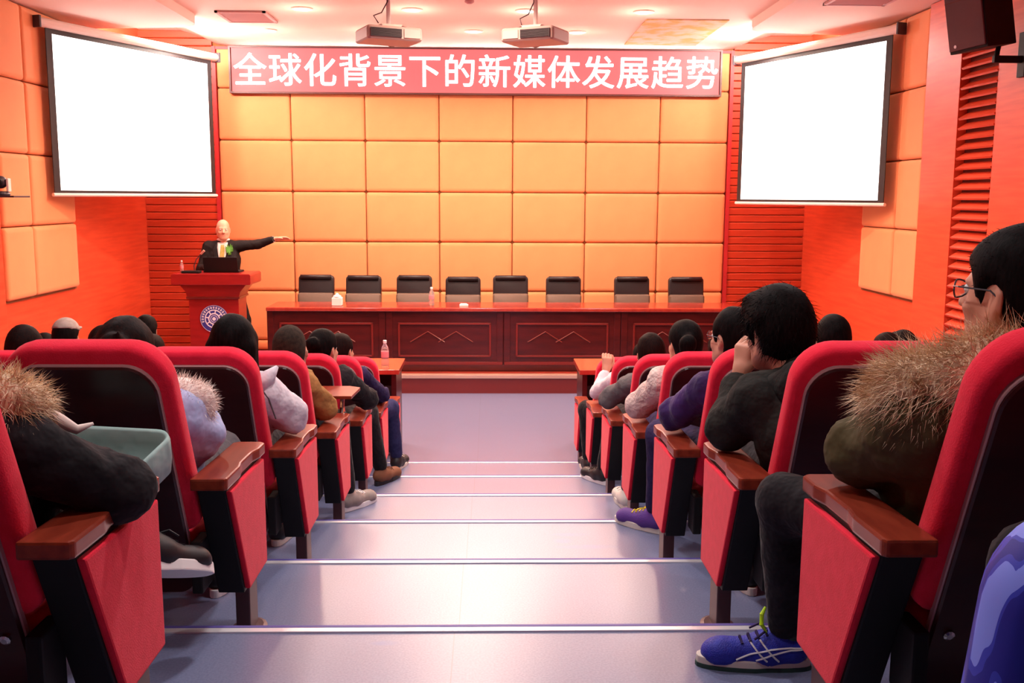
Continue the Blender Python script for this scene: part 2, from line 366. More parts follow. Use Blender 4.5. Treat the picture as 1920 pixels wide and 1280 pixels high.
# ceiling
ce = struct('ceiling', box(-3.0, 2.7, YN, YB + 0.2, CZ, CZ + 0.12), M['ceil'])
for sg, X, Xi in ((1, XL, -2.97), (-1, XR, 2.67)):
    # low soffit along the side, with a rounded inner front corner
    pts = [(X, YN), (Xi, YN), (Xi, 10.45)] + [(Xi - sg * 0.25 * (1 - math.cos(R(t))), 10.45 + 0.25 * math.sin(R(t))) for t in (30, 60, 90)] + [(X, 10.85)]
    link('soffit', prism(pts, CZ - 0.095, CZ + 0.12, axis='Z'), M['ceil'], ce)
    # raised recess over the front corner, curving down to the middle ceiling
    Xc = -3.0 if sg > 0 else 2.7
    prof = [(X, CZ + .20), (X + sg * .5, CZ + .19), (X + sg * .78, CZ + .11), (X + sg * .95, CZ + .03), (X + sg * 1.15, CZ), (Xc, CZ),
            (Xc, CZ + .12), (X + sg * .95, CZ + .14), (X + sg * .5, CZ + .3), (X, CZ + .3)]
    link('corner_recess', prism(prof, 10.45, YB + .2, axis='Y'), M['ceil'], ce)

# ------------------------------------------------------------------ stage
st = struct('stage_platform', None or box(XL, XR, 10.93, YB + 0.02, 0, 0.205), M['stage']); st['kind'] = 'structure'
link('edge_trim', box(XL, XR, 10.895, 10.99, 0.17, 0.212, 0.006), M['brass'], st)
link('riser_board', box(XL, XR, 10.91, 10.935, 0.0, 0.168), M['molding'], st)
SZ = 0.21

# ------------------------------------------------------------------ ceiling fittings
DL = ['first', 'second', 'third', 'fourth']
protoL = None
names = ['round downlight in the nearer stage row, first from the left', 'round downlight above the projector hung on the left',
         'round downlight above the projector hung on the right', 'round downlight beside the stained ceiling board',
         'small round downlight in the far row beside the ceiling vent', 'small round downlight behind the left projector',
         'small round downlight midway between the two projectors', 'small round downlight right of the right projector']
for (x, y), nm in zip(STAGE_SPOTS, names):
    t = thing('ceiling_light', nm, 'light', (x, y, CZ), group='downlights over the stage')
    if protoL is None:
        a = link('trim_ring', lathe([(0.075, 0), (0.105, 0), (0.105, -0.01), (0.08, -0.014), (0.075, -0.004)], 24), M['cream'], t)
        b = link('diffuser', lathe([(0.0005, -0.006), (0.076, -0.006), (0.076, -0.002), (0.0005, -0.002)][::-1], 24), M['lampglow'], t)
        protoL = t
    else:
        for ch in protoL.children: link(ch.name.split('.')[0], ch.data, None, t)
def vent(label, x0, x1, y0_, y1_, z):
    t = thing('ceiling_vent', label, 'vent', ((x0 + x1) / 2, (y0_ + y1_) / 2, z))
    w, h = (x1 - x0) / 2, (y1_ - y0_) / 2
    bm = box(-w, w, -h, -h + .03, -.02, 0)
    for a in ((-w, w, h - .03, h), (-w, -w + .03, -h, h), (w - .03, w, -h, h)): box(*a, -.02, 0, bm=bm)
    link('frame', bm, M['vent'], t)
    link('backing', box(-w, w, -h, h, -.003, 0), M['vent'], t)
    n = 7; sm = bpy.data.meshes.new('slat'); bm = prism([(-.02, -.004), (.02, -.018), (.022, -.014), (-.018, 0)], -w + .03, w - .03); bm.to_mesh(sm); bm.free()
    for i in range(n): link('slat', sm, M['vent'], t, (0, -h + .03 + (i + .5) * (2 * h - .06) / n, 0))
vent('square air vent in the ceiling over the left of the stage', -2.72, -2.22, 10.25, 10.85, CZ)
vent('air vent in the low soffit above the right screen', 2.95, 3.5, 8.65, 9.1, CZ - .095)
vent('air vent in the low soffit above the left screen', -3.75, -3.2, 8.6, 9.0, CZ - .095)
t = tag(link('ceiling_board', box(1.6, 2.45, 10.5, 12.2, CZ - .012, CZ - .001, .003), M['stain']), 'yellow-stained square board in the ceiling near the right screen', 'ceiling board')
bm = lathe([(0.03, 0), (0.045, -.005), (0.045, -.03), (.02, -.045), (.0005, -.045)], 16)
tag(link('smoke_detector', bm, M['vent'], None, (-.19, 9.55, CZ), smooth=False), 'small round smoke detector on the ceiling between the projectors', 'detector')

# ------------------------------------------------------------------ LED sign
t = thing('led_sign', 'wide red LED sign with white Chinese lettering above the stage wall', 'sign', (-0.16, YB - 0.03, 3.41))
link('board', box(-3.0, 3.0, -.06, 0, .02, .545), M['ledbg'], t)
bm = box(-3.03, 3.03, -.08, 0, 0, .022)
for a in ((-3.03, 3.03, -.08, 0, .543, .563), (-3.03, -3.008, -.08, 0, .022, .543), (3.008, 3.03, -.08, 0, .022, .543)): box(*a, bm=bm)
link('frame', bm, M['ledframe'], t)
for i, ch in enumerate('全球化背景下的新媒体发展趋势'):
    c = bpy.data.curves.new('glyph', 'FONT'); c.body = ch; c.size = 0.415; c.align_x = 'CENTER'; c.extrude = 0.004
    o = bpy.data.objects.new('tmp', c); COL.objects.link(o); bpy.context.view_layer.update()
    me = bpy.data.meshes.new_from_object(o.evaluated_get(bpy.context.evaluated_depsgraph_get()))
    bpy.data.objects.remove(o); me.materials.clear()
    bm = bmesh.new()
    for ox, oy in ((-.004, 0), (.004, 0), (0, -.003), (0, .003)):
        n0 = len(bm.verts); bm.from_mesh(me); bm.verts.ensure_lookup_table()
        for v in bm.verts[n0:]: v.co += Vector((ox, oy, 0))
    bm.to_mesh(me); bm.free()
    g = link('character', me, M['ledtx'], t, (-2.775 + i * 0.4275, -.066, .13)); g.rotation_euler = (R(90), 0, 0)

# ------------------------------------------------------------------ projection screens
def screen(label, pn, pf, ztop, zbot, near_left):
    pn, pf = Vector((*pn, 0)), Vector((*pf, 0)); d = (pf - pn); L = d.length
    ang = math.atan2(d.y, d.x) if near_left else math.atan2(-d.y, -d.x)
    c = (pn + pf) / 2
    t = thing('projection_screen', label, 'screen', (c.x, c.y, zbot), ang)
    h = ztop - zbot; w = L / 2
    link('fabric', box(-w, w, -.004, .004, 0, h + .02), M['screenback'], t)
    link('projected_picture', box(-w + .075, w - .075, -.006, -.0042, .035, h - .03), M['lit'], t)
    bm = tube([(-w - .1, 0, h + .06), (w + .1, 0, h + .06)], .045, 14)
    link('roller_case', bm, M['cream'], t, smooth=False)
    for s in (-1, 1): link('end_cap', box(s * (w + .1) - .012, s * (w + .1) + .012, -.055, .055, h + .005, h + .115, .005), M['darkdev'], t)
    link('weight_bar', tube([(-w - .02, 0, -.008), (w + .02, 0, -.008)], .018, 10), M['cream'], t)
    return t
screen('white projection screen hanging across the corner by the lectern', (-4.17, 9.75), (-3.24, 11.98), 3.70, 2.175, True)
screen('white projection screen hanging across the corner opposite the lectern', (3.84, 9.72), (2.93, 11.85), 3.70, 2.12, False)

# ------------------------------------------------------------------ projectors
def projector(label, x, y, z, rz, s):
    t = thing('projector', label, 'projector', (x, y, z), rz)
    link('body', pillow(.46, .36, .03, .03, [(.012, .0), (0, .012), (0, .09), (.012, .105)], n=4, mtx=Matrix.Rotation(R(90), 4, 'X') @ Matrix.Translation((0, 0, -.18))), M['projgrey'], t)
    g = link('vent_grille', box(*sorted((-.205 * s, .05 * s)), -.19, -.178, .02, .085), M['darkdev'], t)
    for k in range(6): link('fin', box(*sorted((-.2 * s, .045 * s)), -.194, -.19, .026 + k * .010, .029 + k * .010), M['black'], g)
    link('control_panel', box(*sorted((.07 * s, .205 * s)), -.188, -.178, .02, .085), M['vent'], t)
    bm = lathe([(.055, 0), (.055, .05), (.045, .06), (.04, .045), (.0005, .04)], 18); xf(bm, Matrix.Translation((s * .1, .18, .055)) @ Matrix.Rotation(R(-90), 4, 'X'))
    link('projector_lens', bm, M['darkdev'], t)
    link('mount_plate', box(-.09, .09, -.09, .09, .115, .135, .004), M['cream'], t)
    for a in (-1, 1):
        for b_ in (-1, 1): link('mount_arm', tube([(a * .08, b_ * .08, .125), (a * .13, b_ * .12, .100)], .008), M['chrome'], t)
    link('ceiling_pole', tube([(0, 0, .13), (0, 0, CZ - z)], .018, 12), M['white'], t)
    link('ceiling_flange', lathe([(.06, 0), (.06, -.02), (.02, -.03)], 16, (0, 0, CZ - z)), M['white'], t)
    link('cable', tube([(-.1, -.05, .14), (-.13, -.02, .2), (-.06, -.01, .23), (-.01, -.015, .32), (-.022, 0, .6)], .005, 6), M['darkdev'], t)
projector('ceiling projector hanging from a pole, left of the pair', -.82, 8.35, 3.40, R(24), 1)
projector('ceiling projector hanging from a pole, right of the pair', .37, 8.35, 3.405, R(-27), -1)

# ------------------------------------------------------------------ wall speaker and tracking camera
t = thing('wall_speaker', 'black loudspeaker tilted on a bracket high on the right wall', 'speaker', (3.62, 7.42, 3.26))
mx = Matrix.Rotation(R(-10), 4, 'Y') @ Matrix.Rotation(R(-68), 4, 'Z')
bm = prism([(-.17, -.17), (.17, -.17), (.12, .17), (-.12, .17)], 0, .62, axis='Z', bev=.008); xf(bm, mx); link('cabinet', bm, M['black'], t)
bm = box(-.16, .16, -.185, -.17, .02, .60, .005); xf(bm, mx); g = link('grille', bm, M['spkgrille'], t)
bm = box(-.158, .158, -.188, -.184, .36, .365); xf(bm, mx); link('grille_seam', bm, M['groove'], g)
bm = lathe([(.012, 0), (.012, .004), (.0005, .004)], 12); xf(bm, mx @ Matrix.Translation((-.1, -.185, .05)) @ Matrix.Rotation(R(90), 4, 'X')); link('badge', bm, M['silver'], g)
link('bracket_arm', box(.06, .29, -.02, .02, -.10, -.05, .004), M['black'], t)
link('bracket_stem', tube([(.08, 0, -.06), (.1, 0, .06)], .018), M['black'], t)
link('wall_plate', box(.265, .295, -.05, .05, -.2, .12, .003), M['black'], t)
t = thing('wall_shelf', 'small dark shelf on the left wall under the camera', 'shelf', (-4.06, 8.05, 2.16))
link('shelf_top', box(-.24, .36, -.14, .14, -.014, 0, .003), M['darkdev'], t)
link('shelf_bracket', prism([(-.24, -.014), (.12, -.014), (-.24, -.16)], -.012, .012, axis='Y'), M['redtrim'], t)
t = thing('tracking_camera', 'small black dome camera standing on the wall shelf', 'camera', (-3.86, 8.05, 2.16), R(8))
link('base', lathe([(.06, 0), (.065, .012), (.055, .03), (.04, .035)], 20), M['darkdev'], t)
bm = box(-.066, -.048, -.035, .035, .03, .135, .006); box(.048, .066, -.035, .035, .03, .135, .006, bm=bm); link('yoke', bm, M['cream'], t)
bm = bmesh.new(); bmesh.ops.create_uvsphere(bm, u_segments=18, v_segments=12, radius=.05); xf(bm, Matrix.Translation((0, 0, .105))); h = link('camera_head', bm, M['darkdev'], t, smooth=True)
bm = lathe([(.028, 0), (.03, .03), (.022, .034), (.0005, .03)], 16); xf(bm, Matrix.Translation((0, -.04, .105)) @ Matrix.Rotation(R(90), 4, 'X')); link('camera_lens', bm, M['black'], h)

# ------------------------------------------------------------------ stage table
TX0, TX1, TY0, TY1 = -2.5, 2.82, 11.12, 11.74
t = thing('stage_table', 'long dark red wooden panel table standing on the stage', 'table', ((TX0 + TX1) / 2, (TY0 + TY1) / 2, SZ))
hw, hd, TH = (TX1 - TX0) / 2, (TY1 - TY0) / 2, 0.725
link('tabletop', box(-hw, hw, -hd, hd, TH - .045, TH, .012), M['tabletop'], t)
link('plinth', box(-hw + .01, hw - .01, -hd + .03, hd - .1, 0, .07, .004), M['tablewood'], t)
link('inner_board', box(-hw + .06, hw - .06, -hd + .08, -hd + .095, .07, TH - .046), M['tablewood'], t)
for s in (-1, 1): link('end_panel', box(s * hw - .03 - s * .04, s * hw + .03 - s * .04, -hd + .03, hd - .08, .07, TH - .046), M['tablewood'], t)
mw = 2 * hw / 4
pm = bpy.data.meshes.new('front_panel'); bm = box(-mw / 2 + .0008, mw / 2 - .0008, -hd + .045, -hd + .075, .07, TH - .046, .003); bm.to_mesh(pm); bm.free()
bm = bmesh.new(); a, z0_, z1_ = mw / 2 - .14, .16, .55
for q in ((-a, a, z0_, z0_ + .022), (-a, a, z1_ - .022, z1_), (-a, -a + .022, z0_, z1_), (a - .022, a, z0_, z1_)):
    box(q[0], q[1], -hd + .030, -hd + .046, q[2], q[3], .004, bm=bm)
fm = bpy.data.meshes.new('frame_molding'); bm.to_mesh(fm); bm.free()
bm = bmesh.new()
for px in (-.19, .13):
    tube([(px - .2, -hd + .043, .33), (px, -hd + .043, .45), (px + .19, -hd + .043, .33)], .007, 6, bm=bm)
zm = bpy.data.meshes.new('zigzag_relief'); bm.to_mesh(zm); bm.free()
bm = box(-mw / 2 + .01, mw / 2 - .01, -hd + .028, -hd + .048, .07, .105, .004); bm2 = bpy.data.meshes.new('base_molding'); bm.to_mesh(bm2); bm.free()
bm = box(-.035, .035, -hd + .034, -hd + .05, .105, TH - .05, .004); pl = bpy.data.meshes.new('stile'); bm.to_mesh(pl); bm.free()
for i in range(4):
    f = link('front_panel', pm, M['tablewood'], t, (-hw + mw * (i + .5), 0, 0))
    link('frame_molding', fm, M['molding'], f); link('zigzag_relief', zm, M['molding'], f); link('base_molding', bm2, M['molding'], f)
    s1 = link('stile', pl, M['tablewood'], f, (-mw / 2 + .04, 0, 0)); link('stile', pl, M['tablewood'], f, (mw / 2 - .04, 0, 0))
TZ = SZ + TH
# ------------------------------------------------------------------ office chairs behind the table
ocx = [590, 679, 775, 867, 957, 1058, 1188, 1292]
oc_y = [12.12, 12.12, 12.10, 12.14, 12.10, 12.14, 12.12, 12.13]
oc_dz = [0, -.005, .0, -.02, .0, -.012, -.008, -.012]
OC = [(-2.107, ), (-1.533, ), (-.915, ), (-.322, ), (.258, ), (.909, ), (1.747, ), (2.417, )]
oclab = ['first black leather office chair behind the table, at its lectern end', 'black leather office chair behind the white tissue canister on the table',
         'black leather office chair beside the water bottle on the stage table', 'black leather office chair behind the white napkin on the stage table',
         'fifth black leather office chair counted from the lectern', 'sixth black leather office chair counted from the lectern, before the wide gap',
         'seventh black leather office chair from the lectern, after the wide gap', 'last black leather office chair, farthest from the lectern']
proto = None
for (x,), yy, dz, lb in zip(OC, oc_y, oc_dz, oclab):
    if proto is None:
        t = thing('office_chair', lb, 'chair', (x, yy, SZ), group='office chairs behind the stage table'); proto = t
        T = Matrix.Translation((0, .03, .735))
        link('back_pad', pillow(.43, .27, .045, .03, [(.02, -.045), (.004, -.04), (0, -.015), (0, .03), (.01, .05), (.03, .055)], n=5, mtx=T @ Matrix.Rotation(R(-7), 4, 'X')), M['leather'], t, smooth=True)
        link('top_roll', tube([(-.185, .0, .985), (.185, .0, .985)], .030, 12), M['leather'], t, smooth=True)
        T = Matrix.Translation((0, -.03, .545))
        link('lumbar_pad', pillow(.435, .25, .03, .03, [(.02, -.06), (.004, -.05), (0, -.02), (0, .04), (.01, .06), (.03, .065)], n=5, mtx=T @ Matrix.Rotation(R(-8), 4, 'X')), M['taupe'], t, smooth=True)
        link('seat_pad', pillow(.48, .46, .06, .06, [(.02, 0), (0, .015), (0, .07), (.03, .09)], n=5, mtx=Matrix.Translation((0, -.05, .40)) @ Matrix.Rotation(R(90), 4, 'X') @ Matrix.Translation((0, 0, -.23))), M['leather'], t, smooth=True)
        for s in (-1, 1):
            link('armrest', tube([(s * .25, .0, .42), (s * .27, -.02, .58), (s * .27, -.2, .58), (s * .25, -.22, .42)], .018, 8), M['darkdev'], t)
        link('gas_lift', tube([(0, -.03, .08), (0, -.03, .40)], .028, 12), M['chrome'], t)
        for k in range(5):
            a = 2 * PI * k / 5
            l = link('base_leg', tube([(0, -.03, .09), (.25 * math.cos(a), -.03 + .25 * math.sin(a), .062)], [.025, .016], 8), M['darkdev'], t)
            bm = bmesh.new(); bmesh.ops.create_cone(bm, cap_ends=True, segments=12, radius1=.03, radius2=.03, depth=.04)
            xf(bm, Matrix.Translation((.25 * math.cos(a), -.03 + .25 * math.sin(a), .03)) @ Matrix.Rotation(a, 4, 'Z') @ Matrix.Rotation(R(90), 4, 'X')); link('caster', bm, M['black'], l)
    else:
        t = copy_tree(proto); t['label'] = lb
    t.location = (x, yy, SZ)
    for ch in t.children:
        if ch.name.split('.')[0] in ('back_pad', 'top_roll', 'lumbar_pad'): ch.location.z = dz

# ------------------------------------------------------------------ lectern
LX, LY = -3.06, 11.25
t = thing('lectern', 'dark red wooden lectern with a round blue emblem on its front', 'lectern', (LX, LY, SZ))
link('desk_top', prism([(-.43, .985), (.43, .985), (.435, 1.0), (.435, 1.09), (.42, 1.105), (-.42, 1.105), (-.435, 1.09), (-.435, 1.0)], -.27, .25, axis='Y', bev=.006), M['lectern'], t)
link('neck', prism([(-.285, .84), (.285, .84), (.30, .90), (.37, .985), (-.37, .985), (-.30, .90)], -.2, .2, axis='Y', bev=.004), M['lectern'], t)
link('body', prism([(-.275, .0), (.275, .0), (.275, .84), (-.275, .84)], -.18, .18, axis='Y', bev=.006), M['lectern'], t)
link('foot', box(-.33, .33, -.24, .24, 0, .07, .008), M['lectern'], t)
link('neck_molding', box(-.295, .295, -.21, .21, .825, .85, .006), M['molding'], t)

def disc(r, y0_, y1_, seg=40):
    bm = lathe([(r, 0), (r, y1_ - y0_), (.0005, y1_ - y0_)], seg); return xf(bm, Matrix.Translation((0, -y0_, 0)) @ Matrix.Rotation(R(90), 4, 'X'))
e = link('emblem', disc(.155, .18, .188), M['emblemblue'], t, (.0, 0, .60))
def ring(r0, r1, d):
    bm = tube([((r0 + r1) / 2 * math.cos(2 * PI * k / 40), (r0 + r1) / 2 * math.sin(2 * PI * k / 40), 0) for k in range(40)], (r1 - r0) / 2, 6, closed=True); xf(bm, Matrix.Diagonal((1, 1, .3, 1))); return xf(bm, Matrix.Translation((0, -d, 0)) @ Matrix.Rotation(R(90), 4, 'X'))
link('ring', ring(.092, .104, .188), M['emblemwhite'], e); link('ring', ring(.052, .066, .188), M['emblemwhite'], e)
link('ring', ring(.148, .152, .188), M['emblemwhite'], e); link('hub', disc(.02, .188, .191, 16), M['emblemwhite'], e)
link('ring', ring(.034, .040, .188), M['emblemwhite'], e)
for k in range(8):
    a = 2 * PI * k / 8; bm = box(-.006, .006, -.191, -.188, .066, .092); xf(bm, Matrix.Rotation(a + .2, 4, 'Y')); link('spoke', bm, M['emblemwhite'], e)
for k in range(17):
    a = R(-105 + k * 210 / 16); bm = box(-.007, .007, -.191, -.188, .114, .138)
    if k % 2: box(-.011, .011, -.191, -.188, .123, .128, bm=bm)
    else: box(-.011, .011, -.191, -.188, .132, .137, bm=bm)
    xf(bm, Matrix.Rotation(a, 4, 'Y')); link('rim_mark', bm, M['emblemwhite'], e)
LT = SZ + 1.105
t = thing('laptop', 'open black laptop standing on the lectern', 'laptop', (LX + .06, LY - .02, LT))
link('keyboard_half', box(-.2, .2, -.02, .2, 0, .018, .004), M['black'], t)
bm = box(-.19, .19, -.008, .0, 0, .17, .003); xf(bm, Matrix.Translation((0, -.02, .012)) @ Matrix.Rotation(R(16), 4, 'X')); link('screen_lid', bm, M['black'], t)
t = thing('microphone', 'thin gooseneck microphone on the lectern', 'microphone', (LX - .22, LY - .1, LT))
link('base', lathe([(.045, 0), (.045, .012), (.015, .025)], 16), M['black'], t)
link('gooseneck', tube([(0, 0, .02), (.0, -.01, .08), (.03, -.02, .15), (.085, -.03, .21)], .006, 8), M['darkdev'], t)
link('capsule', tube([(.085, -.03, .21), (.125, -.035, .25)], [.011, .014], 10), M['brass'], t)
t = tag(link('control_box', box(-.1, .1, -.05, .05, 0, .028, .008), M['black'], None, (LX - .24, LY - .15, LT)), 'flat black control box on the left of the lectern top', 'device')
def bottle(label, loc, s=1.0):
    t = thing('water_bottle', label, 'bottle', loc)
    pr = [(.028, 0), (.032, .006), (.032, .05), (.029, .06), (.032, .07), (.032, .14), (.026, .165), (.014, .185), (.013, .20)]
    link('bottle_body', lathe([(a * s, b * s) for a, b in pr], 20), M['clear'], t, smooth=True)
    link('bottle_label', lathe([(.0325 * s, .075 * s), (.0328 * s, .078 * s), (.0328 * s, .125 * s), (.0325 * s, .128 * s)], 20), M['bottlelabel'], t, smooth=True)
    link('cap', lathe([(.015 * s, .198 * s), (.0155 * s, .2 * s), (.0155 * s, .218 * s), (.013 * s, .222 * s)], 16), M['white'], t)
    return t
bottle('clear water bottle standing on the lectern corner', (LX - .36, LY - .1, LT), .62)
bottle('clear water bottle standing on the long stage table', (-.66, 11.35, TZ), .95)
t = thing('tissue_canister', 'white tissue canister with a domed lid on the stage table', 'canister', (-1.73, 11.32, TZ))
link('canister_body', pillow(.115, .095, .012, .012, [(.006, -.05), (0, -.044), (0, .044), (.006, .05)], n=4), M['white'], t)
link('lid', lathe([(.05, .095), (.046, .112), (.02, .124), (.012, .14), (.0005, .143)], 18), M['white'], t, smooth=True)
bm = box(-.05, .05, -.03, .03, 0, .02, .004); box(-.04, .035, -.02, .02, .018, .03, .006, bm=bm)
tag(link('napkin', bm, M['paper'], None, (-.29, 11.3, TZ)), 'small folded white napkin lying on the stage table', 'napkin')

# ------------------------------------------------------------------ front row desks
def desk(label, x0, x1):
    ya, yb = 8.13, 8.74; t = thing('front_desk', label, 'desk', ((x0 + x1) / 2, (ya + yb) / 2, 0)); w, d = (x1 - x0) / 2, (yb - ya) / 2
    link('desk_top', box(-w, w, -d, d, .71, .75, .006), M['tabletop'], t)
    for s in (-1, 1): link('end_panel', box(s * (w - .05) - .02, s * (w - .05) + .02, -d + .06, d - .05, 0, .709), M['shell'], t)
    link('modesty_panel', box(-w + .07, w - .07, d - .09, d - .07, .08, .709), M['shell'], t)
    link('book_shelf', box(-w + .07, w - .07, -d + .12, d - .09, .5, .52), M['shell'], t)
    link('shelf_lip', box(-w + .07, w - .07, -d + .1, -d + .118, .5, .60), M['black'], t)
desk('long red-brown front desk left of the aisle with a water bottle on it', -4.1, -.745)
desk('long red-brown front desk right of the aisle, bare-topped', .75, 3.8)
bottle('small clear water bottle on the front desk left of the aisle', (-.88, 8.32, .75), 1.0)

# ------------------------------------------------------------------ auditorium chairs
def lean():
    """plane of the backrest: local z runs up the back, local y points to the sitter"""
    return Matrix.Translation((0, .065, .42)) @ Matrix.Rotation(math.atan2(.2, .58), 4, 'X')
def chair_meshes(s):
    D = {}
    def keep(n, bm, m, sm=False):
        me = bpy.data.meshes.new(n); bmesh.ops.recalc_face_normals(bm, faces=bm.faces[:]); bm.to_mesh(me); bm.free(); me.materials.append(m)
        if sm:
            for p in me.polygons: p.use_smooth = True
        D[n] = me
    L = lean()
    def taper(bm):       # the back narrows a little towards its top
        for v in bm.verts: v.co.x *= 1.01 - .10 * max(0.0, v.co.z) / .58
        return xf(bm, L)
    keep('back_cushion', taper(pillow(.48, .583, .115, .05, [(.016, 0), (.004, .006), (0, .02), (0, .05), (.006, .068), (.022, .085), (.06, .098), (.11, .102)], n=8)), M['red'], True)
    keep('back_shell', taper(pillow(.405, .742, .085, .05, [(.004, -.020), (0, -.016), (0, .004)], n=8, mtx=Matrix.Translation((0, 0, -.205)))), M['shell'])
    keep('shell_highlight', taper(pillow(.411, .746, .087, .055, [(.002, -.012), (0, -.010), (0, .002)], n=8, mtx=Matrix.Translation((0, 0, -.207)))), M['shellglint'])  # thin pale rim drawn in place of the glossy edge highlight
    T = Matrix.Translation((0, .33, .335)) @ Matrix.Rotation(R(90), 4, 'X') @ Matrix.Translation((0, 0, -.245))
    keep('seat_cushion', pillow(.46, .47, .05, .03, [(.02, 0), (.004, .01), (0, .03), (.006, .06), (.03, .072)], n=5, mtx=T), M['red'], True)
    keep('seat_pan', pillow(.44, .46, .05, .03, [(.01, -.03), (0, -.02), (0, .0)], n=5, mtx=T), M['shell'])
    e0, e1 = (.245, .335)
    X = lambda a, b: sorted((s * a, s * b))
    q = [(.012, .562), (.425, .548), (.43, .19), (.185, .19)]
    keep('pedestal', prism(q, *X(e0, e1 - .012), bev=.004), M['black'])
    q2 = [(.018, .552), (.418, .540), (.423, .20), (.192, .20)]
    keep('side_panel', prism(q2, *X(e1 - .013, e1 + .004), bev=.006), M['red'])
    # arm pad, its outer edge sculpted by a shallow step
    ap = [(e0 - .006, -.03), (e1 - .002, -.03), (e1 + .004, -.02), (e1 + .004, .12), (e1 - .004, .17), (e1 - .004, .30), (e1 + .006, .35), (e1 + .006, .425), (e1 - .01, .445), (e0 + .01, .445), (e0 - .006, .43)]
    bm = prism([(s * a, b) for a, b in ap], .566, .600, axis='Z', bev=.006); xf(bm, Matrix.Translation((0, 0, .58)) @ Matrix.Rotation(R(-1.6), 4, 'X') @ Matrix.Translation((0, 0, -.58)))
    keep('arm_pad', bm, M['armwood'])
    keep('leg', box(*X(e0 + .02, e1 - .025), .295, .395, .01, .192, .004), M['legmetal'])
    bm = lathe([(.075, 0), (.075, .006), (.06, .012), (.0005, .012)], 16, (0, 0, 0)); xf(bm, Matrix.Translation((s * (e0 + e1) / 2, .35, 0)) @ Matrix.Diagonal((.75, 1.1, 1, 1))); keep('foot_plate', bm, M['legmetal'])
    keep('hinge_bracket', box(*X(.215, e0 + .002), .03, .13, .25, .40, .006), M['black'])
    bm = lathe([(.011, 0), (.011, .006), (.006, .009), (.0005, .009)], 10); xf(bm, L @ Matrix.Translation((s * .17, -.020, -.03)) @ Matrix.Rotation(R(90), 4, 'X'))
    keep('bolt', bm, M['chrome'])
    return D
CM = {1: chair_meshes(1), -1: chair_meshes(-1)}
CXL, CXR, CP = -1.05, 1.025, .57
PARTS = ['back_cushion', 'back_shell', 'seat_cushion', 'seat_pan', 'pedestal', 'arm_pad', 'leg']
SUBS = {'shell_highlight': 'back_shell', 'bolt': 'back_shell', 'side_panel': 'pedestal', 'foot_plate': 'leg', 'hinge_bracket': 'seat_pan'}
def seat_x(s, col, j=1): return ((CXL - CP * col) if s > 0 else (CXR + CP * col)) - (.014 * s if j == 0 else 0)
ROWN = {-1: 'behind the front-most visible row', 0: 'seventh', 1: 'sixth', 2: 'fifth', 3: 'fourth', 4: 'third', 5: 'second', 6: 'first'}
def chair(s, j, col, label, tablet=False):
    t = thing('auditorium_chair', label, 'chair', (seat_x(s, col, j), y0(j), tread_z(j)), group='red chairs left of the aisle' if s > 0 else 'red chairs right of the aisle')
    D = CM[s]; made = {}
    for n in PARTS: made[n] = link(n, D[n], None, t)
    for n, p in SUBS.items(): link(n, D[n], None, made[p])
    if tablet:
        bm = prism([(s * .10, .46), (s * .345, .46), (s * .36, .70), (s * .30, .74), (s * .08, .74)], .655, .672, axis='Z', bev=.004)
        tb = link('writing_tablet', bm, M['armwood'], t)
        link('tablet_bracket', tube([(s * .29, .40, .50), (s * .29, .50, .60), (s * .29, .52, .655)], .012, 8), M['chrome'], tb)
    return t

